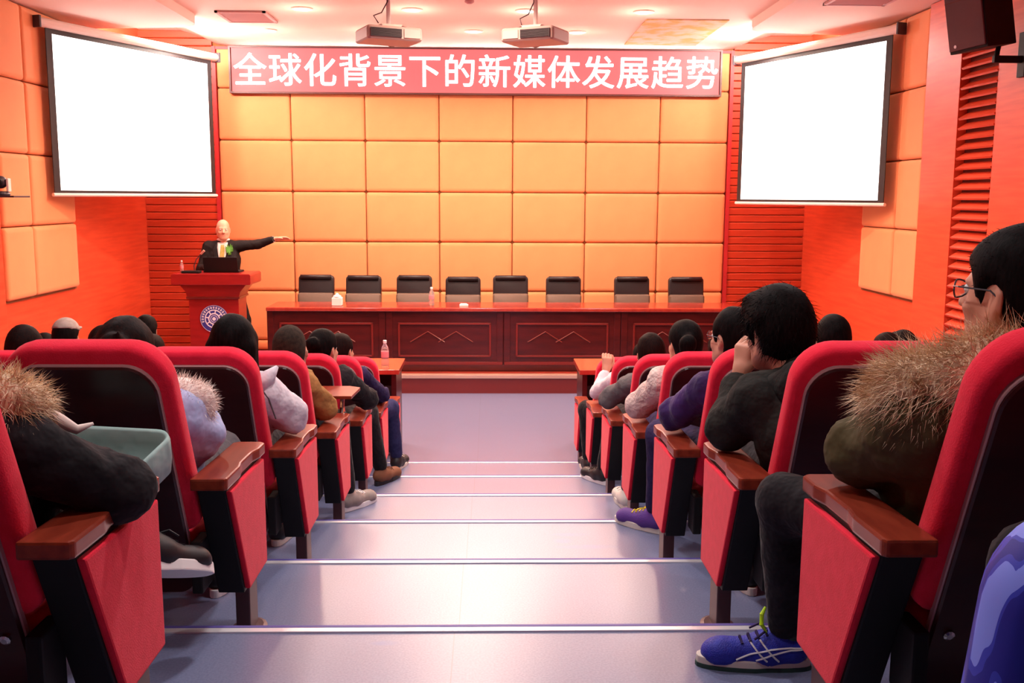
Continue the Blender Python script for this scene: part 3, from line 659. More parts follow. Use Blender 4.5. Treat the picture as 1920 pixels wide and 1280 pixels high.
# ------------------------------------------------------------------ signed-distance modelling for people
class SDF:
    def __init__(s, k=.03): s.p = []; s.k = k
    def cap(s, a, b, ra, rb=None, k=None, op='add'):
        s.p.append((op, 'cap', Vector(a), Vector(b), ra, ra if rb is None else rb, s.k if k is None else k)); return s
    def ell(s, c, r, rot=None, k=None, op='add'):
        s.p.append((op, 'ell', Vector(c), Vector(r), rot or Matrix.Identity(3), None, s.k if k is None else k)); return s
    def plane(s, pt, n):      # keep the side the normal points away from
        s.p.append(('cut', 'pl', Vector(pt), Vector(n).normalized(), None, None, 0)); return s
    def mesh(s, name, h, noise=0.0, nfreq=18.0, quilt=None, seed=0):
        lo = np.array([1e9] * 3); hi = -lo
        for q in s.p:
            if q[0] != 'add': continue
            if q[1] == 'cap':
                r = max(q[4], q[5]); A = np.minimum(q[2], q[3]) - r; B = np.maximum(q[2], q[3]) + r
            else:
                r = max(q[3]); A = np.array(q[2]) - r; B = np.array(q[2]) + r
            lo = np.minimum(lo, A); hi = np.maximum(hi, B)
        lo -= 4 * h + noise; hi += 4 * h + noise
        n = np.ceil((hi - lo) / h).astype(int) + 1
        ax = [lo[i] + h * np.arange(n[i]) for i in range(3)]
        F = np.full(n, .3, dtype=np.float64)
        for q in s.p:
            op, ty, k = q[0], q[1], q[6]
            if ty == 'pl':
                d = (ax[0][:, None, None] - q[2][0]) * q[3][0] + (ax[1][None, :, None] - q[2][1]) * q[3][1] + (ax[2][None, None, :] - q[2][2]) * q[3][2]
                F = np.maximum(F, d); continue
            if ty == 'cap':
                r = max(q[4], q[5]) + k + 3 * h; A = np.minimum(q[2], q[3]) - r; B = np.maximum(q[2], q[3]) + r
            else:
                r = max(q[3]) + k + 3 * h; A = np.array(q[2]) - r; B = np.array(q[2]) + r
            i0 = np.clip(np.floor((A - lo) / h).astype(int), 0, n); i1 = np.clip(np.ceil((B - lo) / h).astype(int) + 1, 0, n)
            if (i1 <= i0).any(): continue
            sl = tuple(slice(a, b) for a, b in zip(i0, i1))
            x = ax[0][sl[0]][:, None, None]; y = ax[1][sl[1]][None, :, None]; z = ax[2][sl[2]][None, None, :]
            if ty == 'cap':
                a, b = q[2], q[3]; ba = b - a; L2 = max(ba.length_squared, 1e-9)
                px, py, pz = x - a[0], y - a[1], z - a[2]
                t = np.clip((px * ba[0] + py * ba[1] + pz * ba[2]) / L2, 0, 1)
                d = np.sqrt((px - t * ba[0]) ** 2 + (py - t * ba[1]) ** 2 + (pz - t * ba[2]) ** 2) - (q[4] + t * (q[5] - q[4]))
            else:
                c, r, m = q[2], q[3], q[4].transposed()
                px, py, pz = x - c[0], y - c[1], z - c[2]
                u = [m[i][0] * px + m[i][1] * py + m[i][2] * pz for i in range(3)]
                k0 = np.sqrt((u[0] / r[0]) ** 2 + (u[1] / r[1]) ** 2 + (u[2] / r[2]) ** 2)
                k1 = np.sqrt((u[0] / r[0] ** 2) ** 2 + (u[1] / r[1] ** 2) ** 2 + (u[2] / r[2] ** 2) ** 2) + 1e-9
                d = k0 * (k0 - 1) / k1
            f = F[sl]
            if op == 'add':
                if k > 0:
                    w = np.maximum(k - np.abs(f - d), 0) / k; F[sl] = np.minimum(f, d) - w * w * k * .25
                else: F[sl] = np.minimum(f, d)
            else:
                if k > 0:
                    w = np.maximum(k - np.abs(f + d), 0) / k; F[sl] = np.maximum(f, -d) + w * w * k * .25
                else: F[sl] = np.maximum(f, -d)
        if noise:
            rg = np.random.RandomState(seed + 5); N = 0
            for fr, am in ((1, 1), (1.9, .6), (3.3, .35)):
                v = rg.normal(size=3); v /= np.linalg.norm(v); v2 = rg.normal(size=3); v2 /= np.linalg.norm(v2)
                g = nfreq * fr
                a = (v[0] * ax[0][:, None, None] + v[1] * ax[1][None, :, None] + v[2] * ax[2][None, None, :]) * g
                b = (v2[0] * ax[0][:, None, None] + v2[1] * ax[1][None, :, None] + v2[2] * ax[2][None, None, :]) * g
                N = N + am * np.sin(a + 1.4 * np.sin(b)) * np.cos(b * .7 + .5)
            F = F + noise * N
        if quilt:
            v, fr, am = quilt
            a = (v[0] * ax[0][:, None, None] + v[1] * ax[1][None, :, None] + v[2] * ax[2][None, None, :]) * fr
            F = F - am * np.sqrt(np.abs(np.sin(a)))
        g = openvdb.FloatGrid(); g.background = .3
        g.copyFromArray(F.astype(np.float32))
        pts, quads = g.convertToQuads(isovalue=0.0)
        pts = np.asarray(pts) * h + lo
        me = bpy.data.meshes.new(name); qd = np.asarray(quads)
        a, b, c, d_ = (pts[qd[:, i]] for i in range(4))
        vol = np.einsum('ij,ij->i', a, np.cross(b, c)).sum() + np.einsum('ij,ij->i', a, np.cross(c, d_)).sum()
        if vol < 0: qd = qd[:, ::-1]
        me.from_pydata(pts.tolist(), [], qd.tolist())
        me.polygons.foreach_set('use_smooth', [True] * len(me.polygons)); me.update()
        return me

def blades(name, base, n, length, width, lo_dir, mats_dir=.5, jitter=.5, keep=None, seed=1, curl=.4):
    """thin tapered hairs rooted on a mesh; lo_dir is the way they are brushed"""
    rg = np.random.RandomState(seed)
    base.calc_loop_triangles()
    V = np.array([v.co[:] for v in base.vertices]); T = np.array([t.vertices[:] for t in base.loop_triangles])
    A, B, C = V[T[:, 0]], V[T[:, 1]], V[T[:, 2]]
    cr = np.cross(B - A, C - A); ar = np.linalg.norm(cr, axis=1); nr = cr / (ar[:, None] + 1e-12)
    ok = ar > 0
    if keep is not None: ok &= keep((A + B + C) / 3)
    pr = np.where(ok, ar, 0); pr = pr / pr.sum()
    i = rg.choice(len(T), n, p=pr); u, v = rg.rand(n), rg.rand(n); f = u + v > 1; u[f], v[f] = 1 - u[f], 1 - v[f]
    p = A[i] + u[:, None] * (B[i] - A[i]) + v[:, None] * (C[i] - A[i]); nn = nr[i]
    d = nn * (1 - mats_dir) + np.array(lo_dir)[None] * mats_dir + rg.normal(size=(n, 3)) * jitter * .4
    d /= np.linalg.norm(d, axis=1)[:, None]
    sd = np.cross(d, rg.normal(size=(n, 3))); sd /= np.linalg.norm(sd, axis=1)[:, None] + 1e-9
    ln = length * (.6 + .7 * rg.rand(n))[:, None]; w = width
    d2 = d + np.array(lo_dir)[None] * curl + rg.normal(size=(n, 3)) * .15; d2 /= np.linalg.norm(d2, axis=1)[:, None]
    p = p - nn * .004
    m1 = p + d * ln * .5; tip = m1 + d2 * ln * .5
    P = np.stack([p - sd * w, p + sd * w, m1 + sd * w * .7, m1 - sd * w * .7, tip], 1).reshape(-1, 3)
    k = np.arange(n) * 5
    me = bpy.data.meshes.new(name)
    faces = [f for a in k.tolist() for f in ((a, a + 1, a + 2, a + 3), (a + 3, a + 2, a + 4))]
    me.from_pydata(P.tolist(), [], faces); me.update()
    return me
def join(name, meshes):
    bm = bmesh.new()
    for m in meshes: bm.from_mesh(m)
    me = bpy.data.meshes.new(name); bm.to_mesh(me); bm.free()
    return me

# hands: five fingers, wrist at the origin, fingers towards +y, palm facing -z, thumb on +x (side = 1) or -x
def hand_mesh(curl, side=1, h=.0048):
    s = SDF(.010)
    for x in (-.026, -.009, .009, .026): s.cap((x * .55, .0, 0), (x, .075, 0), .013, .0125, k=.014)
    s.cap((0, -.03, 0), (0, .01, 0), .021, .021, k=.02)
    for x, ls, zz in ((-.030, .80, 0), (-.011, .95, 1), (.010, 1.0, 2), (.030, .93, 3)):
        x *= -1
        p = Vector((x * .95, .078, 0)); a = 0
        for seg, (ln, r0, r1) in enumerate(((.042, .0098, .009), (.027, .009, .0082), (.021, .0082, .0066))):
            a += curl * (.75 if seg == 0 else 1.0)
            q = p + Vector((x * .06 * ln / .04, math.cos(a), -math.sin(a))) * ln * ls
            s.cap(p, q, r0, r1, k=.003); p = q
    c = curl * .5
    p0 = Vector((.020, .018, -.004)); p1 = Vector((.047, .048, -.012 - .02 * c)); p2 = Vector((.058 - .02 * c, .078, -.02 - .03 * c)); p3 = Vector((.060 - .04 * c, .102, -.026 - .035 * c))
    s.cap(p0, p1, .0155, .0125, k=.012); s.cap(p1, p2, .0115, .0102, k=.004); s.cap(p2, p3, .0102, .0075, k=.003)
    me = s.mesh('hand', h)
    if side < 0:
        for v in me.vertices: v.co.x *= -1
        me.flip_normals()
    return me
HANDS = {(k, sd): hand_mesh(c, sd) for k, c in (('rest', .42), ('flat', .10), ('fist', 1.05)) for sd in (1, -1)}

def rot_head(yaw, pitch, roll=0):
    return Euler((pitch, roll, yaw), 'XYZ').to_matrix()
def head_prims(s, c, Rm, hs, neck, face=True):
    V = lambda x, y, z: c + Rm @ (Vector((x, y, z)) * hs)
    s.ell(V(0, -.012, .032), (.074 * hs, .092 * hs, .086 * hs), Rm, .02)
    s.ell(V(0, .030, -.040), (.059 * hs, .062 * hs, .078 * hs), Rm, .03)
    s.ell(V(0, .062, -.092), (.026 * hs, .022 * hs, .024 * hs), Rm, .03)
    for sx in (-1, 1): s.cap(V(sx * .052, .0, -.062), V(sx * .022, .058, -.094), .022 * hs, .018 * hs, k=.03)
    s.cap(V(0, -.022, -.05), neck, .052 * hs, .058 * hs, k=.03)
    if face:
        for sx in (-1, 1):
            s.ell(V(sx * .031, .094, .004), (.016 * hs, .012 * hs, .010 * hs), Rm, .010, op='sub')
            s.cap(V(sx * .014, .086, .022), V(sx * .046, .074, .020), .0085 * hs, .007 * hs, k=.012)
            s.ell(V(sx * .040, .062, -.030), (.020 * hs, .018 * hs, .018 * hs), Rm, .02)
        s.cap(V(0, .088, .010), V(0, .108, -.028), .0085 * hs, .0125 * hs, k=.010)
        for sx in (-1, 1): s.cap(V(sx * .011, .096, -.032), V(sx * .013, .09, -.034), .009 * hs, .008 * hs, k=.008)
        s.cap(V(-.018, .083, -.060), V(.018, .083, -.060), .007 * hs, .007 * hs, k=.008)
        s.cap(V(-.015, .081, -.070), V(.015, .081, -.070), .007 * hs, .007 * hs, k=.008)
    for sx in (-1, 1):
        Er = Rm @ Matrix.Rotation(sx * R(20), 3, 'Z')
        s.ell(V(sx * .078, -.008, -.012), (.010 * hs, .021 * hs, .034 * hs), Er, .008)
        s.ell(V(sx * .087, -.002, -.008), (.008 * hs, .011 * hs, .020 * hs), Er, .006, op='sub')
    return V
def hair_prims(c, Rm, hs, style, side=1):
    V = lambda x, y, z: c + Rm @ (Vector((x, y, z)) * hs)
    s = SDF(.025)
    g = {'crop': .004, 'short': .012, 'mop': .022, 'long': .016, 'bun': .012, 'pony': .013, 'fringe': .006, 'bald': .003}[style]
    s.ell(V(0, -.014, .034), ((.074 + g) * hs, (.093 + g) * hs, (.087 + g * 1.15) * hs), Rm)
    if style in ('short', 'mop', 'crop', 'fringe'):
        s.ell(V(0, -.035, -.012), ((.070 + g) * hs, (.072 + g) * hs, (.075 + g) * hs), Rm)
    if style == 'mop':
        for a, y in ((-.045, .06), (0, .075), (.045, .06)): s.cap(V(a, y, .09), V(a * 1.3, y + .022, .048), .026 * hs, .014 * hs)
        s.cap(V(-.07, -.03, .05), V(-.072, .02, .0), .028 * hs, .016 * hs); s.cap(V(.07, -.03, .05), V(.072, .02, .0), .028 * hs, .016 * hs)
    if style == 'long':
        for a in (-.062, -.03, 0, .03, .062): s.cap(V(a, -.05, .0), V(a * 1.35, -.075, -.20 - .04 * (1 - abs(a) * 10)), .045 * hs, .026 * hs)
        for sx in (-1, 1): s.cap(V(sx * .066, .01, .03), V(sx * .082, .0, -.19), .028 * hs, .018 * hs)
    if style in ('bun', 'pony'):
        s.ell(V(0, -.045, -.005), (.066 * hs, .064 * hs, .07 * hs), Rm)
    # clear the face, and the ears for the cropped cuts
    s.ell(V(0, .092, -.022), (.080 * hs, .070 * hs, .104 * hs), Rm, .006, op='sub')
    if style not in ('long',):
        for sx in (-1, 1):
            s.ell(V(sx * .092, .006, -.026), (.034 * hs, .038 * hs, .054 * hs), Rm, .006, op='sub')
        s.plane(V(0, -.08, -.075 if style != 'mop' else -.085), Rm @ Vector((0, .35, -1)))
    if style == 'crop' or style == 'fringe':
        s.ell(V(0, .10, .052), (.06 * hs, .035 * hs, .03 * hs), Rm, .01, op='sub')
    if style == 'bald':
        s.plane(V(0, 0, .028), Rm @ Vector((0, .8, 1))); s.plane(V(0, -.01, 0), Rm @ Vector((0, 1, -.1)))
    if style == 'bun':
        s.ell(V(side * .02, -.125, .055), (.046 * hs, .042 * hs, .042 * hs), Rm, .012); s.cap(V(side * .02, -.11, .07), V(side * .05, -.15, .10), .018, .008, k=.01); s.cap(V(0, -.11, .05), V(-side * .04, -.15, .07), .016, .006, k=.01)
    if style == 'pony':
        s.cap(V(side * .02, -.10, .05), V(side * .055, -.15, .03), .026 * hs, .040 * hs, k=.012); s.cap(V(side * .055, -.15, .03), V(side * .075, -.155, -.13), .040 * hs, .018 * hs, k=.02)
    return s

# shoes: heel at the origin, toe along +y
def shoe_meshes(h=.009):
    s = SDF(.03)
    s.cap((0, .035, .055), (0, .10, .055), .038, .040); s.cap((0, .10, .045), (0, .215, .034), .042, .036)
    s.cap((0, .04, .06), (0, .055, .105), .036, .034); s.ell((0, .225, .035), (.040, .045, .032))
    s.ell((0, .055, .145), (.030, .036, .035), op='sub', k=.01)
    s.plane((0, 0, .016), (0, 0, -1)); s.plane((0, 0, .125), (0, -.2, 1))
    up = s.mesh('shoe', h)
    ol = []
    for i in range(28):
        a = 2 * PI * i / 28; y = .135 + .147 * math.sin(a); w = .042 if y > .12 else .036
        ol.append((w * math.copysign(abs(math.cos(a)) ** .75, math.cos(a)), y))
    bm = prism(ol, .0, .030, axis='Z', bev=.004); me = bpy.data.meshes.new('sole'); bm.to_mesh(me); bm.free()
    bm = bmesh.new()
    for i in range(5):
        y = .105 + i * .021; z = .098 - i * .0075
        tube([(-.024, y, z - .006), (0, y + .004, z + .003), (.024, y, z - .006)], .0042, 5, bm=bm)
    tube([(0, .1, .1), (-.028, .118, .103), (-.036, .14, .088)], .003, 5, bm=bm); tube([(0, .1, .1), (.028, .118, .104), (.034, .142, .088)], .003, 5, bm=bm)
    la = bpy.data.meshes.new('laces'); bm.to_mesh(la); bm.free()
    return up, sole_mesh(me), la
def sole_mesh(me): return me
SHOE, SOLE, LACE = shoe_meshes()

def person(label, loc, s=1, col=None, jacket='cblack', legs='cblack', hair='short', hairm='hair', skin='skin', hx=0, hy=0, hz=0.0, yaw=0.0, pitch=0.0,
           rise=0.0, puff=0.0, shoe=('shoeblack', 'shoesole', 'shoesole'), J=None, h=.017, hs=.93, folds=.008, hands=None, quilt=None, rz=0.0,
           sleeve_end=.86, face=True, bulk=1.0, standing=False, shoe_up=None, collar=True, eyes=True, group=None):
    a = s
    t = thing('person', label, 'person', loc, rz, group)
    D = {'pel': (0, .275, .505), 'chest': (0, .19, .70), 'neck': (0, .105, .845), 'head': (0, .14, .955),
         'shA': (a * .165, .11, .795), 'elA': (a * .285, .19, .662), 'wrA': (a * .15, .40, .655),
         'shB': (-a * .165, .11, .795), 'elB': (-a * .235, .15, .60), 'wrB': (-a * .09, .40, .58),
         'hiA': (a * .085, .28, .505), 'knA': (a * .14, .66, .50), 'anA': (a * .12, .66, .10), 'toA': (a * .14, .82, .03),
         'hiB': (-a * .085, .28, .505), 'knB': (-a * .13, .66, .50), 'anB': (-a * .11, .64, .10), 'toB': (-a * .12, .80, .03)}
    if J: D.update(J)
    D = {k: Vector(v) for k, v in D.items()}
    for k in ('neck', 'head', 'shA', 'shB'): D[k].z += rise
    D['chest'].z += rise * .6; D['head'] += Vector((hx, hy, hz))
    Rm = rot_head(yaw, pitch)
    # body: one continuous surface
    b = SDF(.035)
    b.cap(D['pel'], D['chest'], .075, .075); b.cap(D['chest'], D['neck'], .072, .052); b.cap(D['shA'], D['shB'], .042, .042)
    for q in 'AB':
        b.cap(D['sh' + q], D['el' + q], .040, .034, k=.02); b.cap(D['el' + q], D['wr' + q], .033, .024, k=.02)
        b.cap(D['hi' + q], D['kn' + q], .066, .048, k=.02); b.cap(D['kn' + q], D['an' + q], .044, .032, k=.02)
    V = head_prims(b, D['head'], Rm, hs, D['neck'], face)
    body = link('body', b.mesh('body', min(h, .0125)), M[skin], t)
    # hands
    for q in 'AB':
        kind = (hands or {}).get(q, 'rest')
        d = (hands or {}).get(q + 'dir'); up = (hands or {}).get(q + 'up', (0, 0, 1))
        d = Vector(d).normalized() if d else (D['wr' + q] - D['el' + q]).normalized()
        z = Vector(up); z = (z - z.dot(d) * d).normalized(); x = d.cross(z)
        side = (1 if D['sh' + q].x < 0 else -1) * (1 if not standing else 1)
        mt = Matrix((x, d, z)).transposed().to_4x4(); mt.translation = D['wr' + q] + d * .02
        o = link('hand', HANDS[(kind, side)], M[skin], t); o.matrix_local = mt
    # upper garment
    j = SDF(.05); w = bulk
    for sx in (-1, 1):
        j.cap(D['pel'] + Vector((sx * .055 * w, 0, .01)), D['chest'] + Vector((sx * .07 * w, 0, 0)), .112 * w + puff, .108 * w + puff)
        j.cap(D['chest'] + Vector((sx * .07 * w, 0, 0)), D['neck'] + Vector((sx * .05, 0, -.05)), .105 * w + puff, .062 + puff)
    j.cap(D['shA'], D['shB'], .062 + puff, .062 + puff)
    for q in 'AB':
        we = D['el' + q].lerp(D['wr' + q], sleeve_end)
        j.cap(D['sh' + q], D['el' + q], .062 + puff, .055 + puff, k=.03); j.cap(D['el' + q], we, .055 + puff, .040 + puff * .7, k=.02)
    if collar: j.cap(D['neck'] + Vector((0, -.01, -.02)), D['neck'] + Vector((0, -.006, .022)), .068, .062, k=.03)
    jk = link('jacket', j.mesh('jacket', h, noise=folds, nfreq=34, quilt=quilt, seed=len(label)), M[jacket], t)
    # trousers
    l = SDF(.04)
    l.cap(D['hiA'], D['hiB'], .10, .10)
    for q in 'AB':
        l.cap(D['hi' + q], D['kn' + q], .086, .066, k=.03); l.cap(D['kn' + q], D['kn' + q].lerp(D['an' + q], .93), .062, .047, k=.025)
    link('trousers', l.mesh('trousers', h, noise=.0025, nfreq=24, seed=3), M[legs], t)
    for q in 'AB':
        an, to = D['an' + q], D['to' + q]
        d = (to - an); d.z = to.z - an.z + .07; y = d.normalized(); z = Vector((shoe_up or {}).get(q, (0, 0, 1))); x = y.cross(z).normalized(); z = x.cross(y)
        mt = Matrix((x, y, z)).transposed().to_4x4(); mt.translation = an - y * .055 - z * .10
        o = link('shoe', SHOE, None, t); o.matrix_local = mt
        o.data = SHOE.copy() if False else SHOE
        if not SHOE.materials: SHOE.materials.append(M['shoeblack'])
        o.material_slots[0].link = 'OBJECT'; o.material_slots[0].material = M[shoe[0]]
        for me, m in ((SOLE, shoe[1]), (LACE, shoe[2])):
            c = link(me.name.split('.')[0], me, M[m], o); c.material_slots[0].link = 'OBJECT'; c.material_slots[0].material = M[m]
    hp = hair_prims(D['head'], Rm, hs, hair, s)
    hm = hp.mesh('hair', min(h, .012), noise=.0022 if hair != 'crop' else .0006, nfreq=34, seed=len(label) + 2)
    ho = link('hair', hm, M[hairm], t)
    if eyes:
        for sx in (-1, 1):
            bm = bmesh.new(); bmesh.ops.create_uvsphere(bm, u_segments=14, v_segments=10, radius=.0115 * hs); xf(bm, Matrix.Translation(V(sx * .031, .0755, .004)))
            e = link('eye', bm, M['eyewhite'], t, smooth=True)
            bm = bmesh.new(); bmesh.ops.create_uvsphere(bm, u_segments=10, v_segments=8, radius=.0062 * hs); xf(bm, Matrix.Translation(V(sx * .031, .0825, .004))); link('iris', bm, M['iris'], e, smooth=True)
        bm = tube([V(-.02, .087, -.0645), V(0, .0915, -.064), V(.02, .087, -.0645)], .004, 6); link('lips', bm, M['lips'], t)
    return t, D, V, Rm
def glasses(t, V, hs=.93, r=.0015):
    g = None
    bm = bmesh.new()
    for sx in (-1, 1):
        pts = [V(sx * .031 + .024 * math.cos(k * PI / 9), .104 - .01 * abs(math.cos(k * PI / 9)), .002 + .018 * math.sin(k * PI / 9)) for k in range(18)]
        tube(pts, r, 6, bm=bm, closed=True)
        tube([V(sx * .055, .095, .008), V(sx * .077, .07, .010), V(sx * .084, .0, .008), V(sx * .083, -.02, -.008)], r, 6, bm=bm)
    tube([V(-.008, .106, .006), V(.008, .106, .006)], r, 6, bm=bm)
    g = link('glasses', bm, M['glassframe'], t)
    for sx in (-1, 1):
        bm = bmesh.new(); vs = [bm.verts.new(V(sx * .031 + .023 * math.cos(k * PI / 9), .104 - .01 * abs(math.cos(k * PI / 9)), .002 + .017 * math.sin(k * PI / 9))) for k in range(18)]
        bm.faces.new(vs); bmesh.ops.solidify(bm, geom=bm.faces[:], thickness=.001)
        link('glass_lens', bm, M['lens'], g)
    return g
def fur_collar(t, pts, r, m, n, length, width, brush, name='hood_fur', seed=1):
    s = SDF(.03)
    for a, b in zip(pts, pts[1:]): s.cap(a, b, r, r)
    core = s.mesh('fur_core', .014, noise=.006, nfreq=26)
    st = blades('strands', core, n, length, width, brush, .45, .8, seed=seed)
    o = link(name, join(name, [core, st]), M[m], t)
    bpy.data.meshes.remove(core); bpy.data.meshes.remove(st)
    return o

# ------------------------------------------------------------------ the seats
WHO_L = ['the black coat with tan fur hood', 'the pale blue down jacket', 'the white jacket and long black hair', 'the tan jacket', 'the black jacket and hair bun', 'the navy jacket', None]
WHO_R = ['the olive parka', 'the black hoodie', 'the purple sleeves and glasses', 'the cream jacket and ponytail', 'the dark grey sleeve', 'the white sleeve', None]
for j in range(7):
    for s, who, side in ((1, WHO_L, 'left'), (-1, WHO_R, 'right')):
        lb = f'red aisle-end auditorium chair under {who[j]}' if who[j] else f'empty red auditorium chair at the aisle end right behind the {side} front desk'
        chair(s, j, 0, lb, tablet=(s > 0 and j == 3))
chair(-1, -1, 0, 'red auditorium chair in the nearest row, under the black knee by the blue bag')

# ------------------------------------------------------------------ the audience beside the aisle
def at(s, j, col=0): return (seat_x(s, col, j), y0(j), tread_z(j))
BR = (-.25, -.45, -.55)
# right of the aisle
R1, D, V, Rm = person('person in an olive parka with a tan fur hood, glasses and blue running shoes', at(-1, 0), -1, jacket='colive', legs='cblack', hair='short', hs=1.0, rise=.05,
    yaw=.54, puff=.022, bulk=1.15, h=.012, shoe=('shoeblue', 'shoesole', 'cnavy'), eyes=True, collar=True,
    J={'head': (-.03, .17, .972), 'neck': (-.01, .12, .85), 'shA': (-.185, .14, .725), 'shB': (.18, .13, .74), 'elA': (-.25, .31, .672), 'wrA': (-.04, .42, .62), 'hiA': (-.10, .28, .49),
       'knA': (-.325, .60, .475), 'anA': (-.275, .70, .10), 'toA': (-.435, .715, .03), 'pel': (0, .28, .51)})
glasses(R1, V, 1.0, .0018)
fur_collar(R1, [(-.215, .25, .805), (-.205, .16, .835), (-.13, .085, .875), (0, .065, .895), (.13, .085, .885), (.22, .15, .85), (.24, .22, .82)], .062, 'fur', 15000, .06, .0009, (-.35, -.35, -.5))
dr = link('drawstring', tube([(-.20, .21, .80), (-.225, .23, .74), (-.245, .245, .695)], .0035, 6), M['fur'], R1)
bm = bmesh.new(); bmesh.ops.create_uvsphere(bm, u_segments=10, v_segments=8, radius=.014); xf(bm, Matrix.Translation((-.248, .248, .685))); link('toggle', bm, M['brass'], dr, smooth=True)
# strands on the crown of the nearest heads
def add_strands(t, n, length, brush, keep_z=None, width=.0009, seed=4, mix=.75):
    ho = [c for c in t.children if c.name.startswith('hair')][0]; me = ho.data
    st = blades('st', me, n, length, width, brush, mix, .5, seed=seed)
    nm = join('hair', [me, st]); nm.materials.append(ho.material_slots[0].material); ho.data = nm
    bpy.data.meshes.remove(st)
add_strands(R1, 1500, .010, (-.4, .5, -.2), mix=.75)
# marks on the running shoe: crossed stripes on its outer side, a lime heel tab
sh = [c for c in R1.children if c.name.startswith('shoe')][0]
bv = BVHTree.FromPolygons([v.co[:] for v in SHOE.vertices], [p.vertices[:] for p in SHOE.polygons])
def on_side(y, z, off=.001):
    hit = bv.ray_cast(Vector((-.2, y, z)), Vector((1, 0, 0)))[0]
    return hit + Vector((-off, 0, 0)) if hit else Vector((-.04, y, z))
bm = bmesh.new()
for pa in ([(.185, .034), (.15, .05), (.10, .066), (.05, .072), (.01, .07)], [(.135, .034), (.10, .052), (.05, .066), (.01, .068)], [(.150, .078), (.125, .050), (.108, .034)], [(.125, .084), (.098, .054), (.078, .034)]):
    q = []
    for (a, b), (c, d_) in zip(pa, pa[1:]):
        for k in range(5): q.append(on_side(a + (c - a) * k / 5, b + (d_ - b) * k / 5))
    q.append(on_side(*pa[-1])); tube(q, .0026, 5, bm=bm)
link('side_stripes', bm, M['silver'], sh)
link('heel_tab', tube([(-.016, .108, .100), (-.018, .121, .122), (-.012, .120, .146), (-.004, .110, .163)], [.003, .006, .006, .003], 8), M['lime'], sh)
bm = lathe([(.040, .0), (.041, .004), (.041, .012), (.038, .014)], 20); xf(bm, Matrix.Translation((0, .045, .088)) @ Matrix.Diagonal((.95, 1.15, 1, 1))); link('shoe_collar', bm, M['shoegreen'], sh)
ol = []
for i in range(28):
    a = 2 * PI * i / 28; y = .135 + .149 * math.sin(a); w = .043 if y > .12 else .037
    ol.append((w * math.copysign(abs(math.cos(a)) ** .75, math.cos(a)), y))
link('outsole', prism(ol, -.002, .012, axis='Z', bev=.002), M['shoegreen'], sh)

R2, D, V, Rm = person('person in a black hoodie resting the chin on one hand', at(-1, 1), -1, jacket='cblackgreen', hair='mop', yaw=.38, pitch=-.10, h=.013, puff=.012, folds=.005, hs=1.0,
    hands={'A': 'fist', 'Adir': (.15, .1, 1), 'Aup': (-.7, -.5, .1)}, sleeve_end=.80,
    J={'head': (-.155, .31, .962), 'neck': (-.11, .22, .83), 'chest': (-.05, .17, .68), 'shA': (-.235, .20, .775), 'shB': (.07, .20, .80), 'elA': (-.295, .30, .665), 'wrA': (-.235, .41, .80),
       'pel': (0, .28, .505)})
hd = SDF(.04)
for a, b in (((-.20, .20, .80), (-.14, .11, .85)), ((-.14, .11, .85), (-.03, .10, .86)), ((-.03, .10, .86), (.05, .18, .83)), ((-.13, .10, .80), (-.02, .09, .80))): hd.cap(a, b, .045, .05)
link('hood', hd.mesh('hood', .013, noise=.006, nfreq=26), M['cblackgreen'], R2)
add_strands(R2, 2600, .035, (-.1, .2, -.7), mix=.7)
R3, D, V, Rm = person('person in purple sleeves with glasses and purple sneakers', at(-1, 2), -1, jacket='cpurple', legs='cnavy', hair='short', yaw=.55, h=.014, puff=.006, shoe=('shoepurple', 'shoesole', 'yellow'),
    J={'head': (-.08, .20, .985), 'shA': (-.19, .10, .80), 'elA': (-.29, .24, .668), 'wrA': (-.20, .42, .67), 'knA': (-.26, .70, .48), 'anA': (-.262, .79, .10), 'toA': (-.38, .91, .03)})
glasses(R3, V)
R4, D, V, Rm = person('person in a cream jacket with a dark ponytail', at(-1, 3), -1, jacket='ccream', legs='cnavy', hair='pony', yaw=.25, h=.014, puff=.012, shoe=('shoesole', 'shoesole', 'shoesole'),
    J={'head': (-.085, .16, .985), 'shA': (-.19, .09, .82), 'elA': (-.285, .22, .68), 'wrA': (-.16, .42, .67), 'anA': (-.27, .69, .10), 'toA': (-.29, .86, .03)})
R5, D, V, Rm = person('person with short dark hair and a dark grey sleeve over the armrest', at(-1, 4), -1, jacket='cgrey', legs='cblack', hair='short', hairm='hairbrown', yaw=.1, h=.015, shoe=('shoeblack', 'white', 'shoeblack'),
    J={'head': (-.095, .16, .955), 'shA': (-.20, .10, .79), 'elA': (-.32, .26, .665), 'wrA': (-.2, .44, .66), 'knA': (-.22, .68, .49), 'anA': (-.285, .77, .10), 'toA': (-.37, .91, .03)})
R6, D, V, Rm = person('person in the second row raising a hand in a white sleeve', at(-1, 5), -1, jacket='cwhite', legs='cblack', hair='short', h=.016, hands={'A': 'fist', 'Adir': (.1, .1, 1), 'Aup': (0, -1, 0)}, sleeve_end=.8,
    J={'head': (.02, .14, .93), 'elA': (-.27, .33, .67), 'wrA': (-.205, .42, .79), 'knA': (-.31, .64, .48), 'anA': (-.29, .68, .10), 'toA': (-.31, .84, .03)})
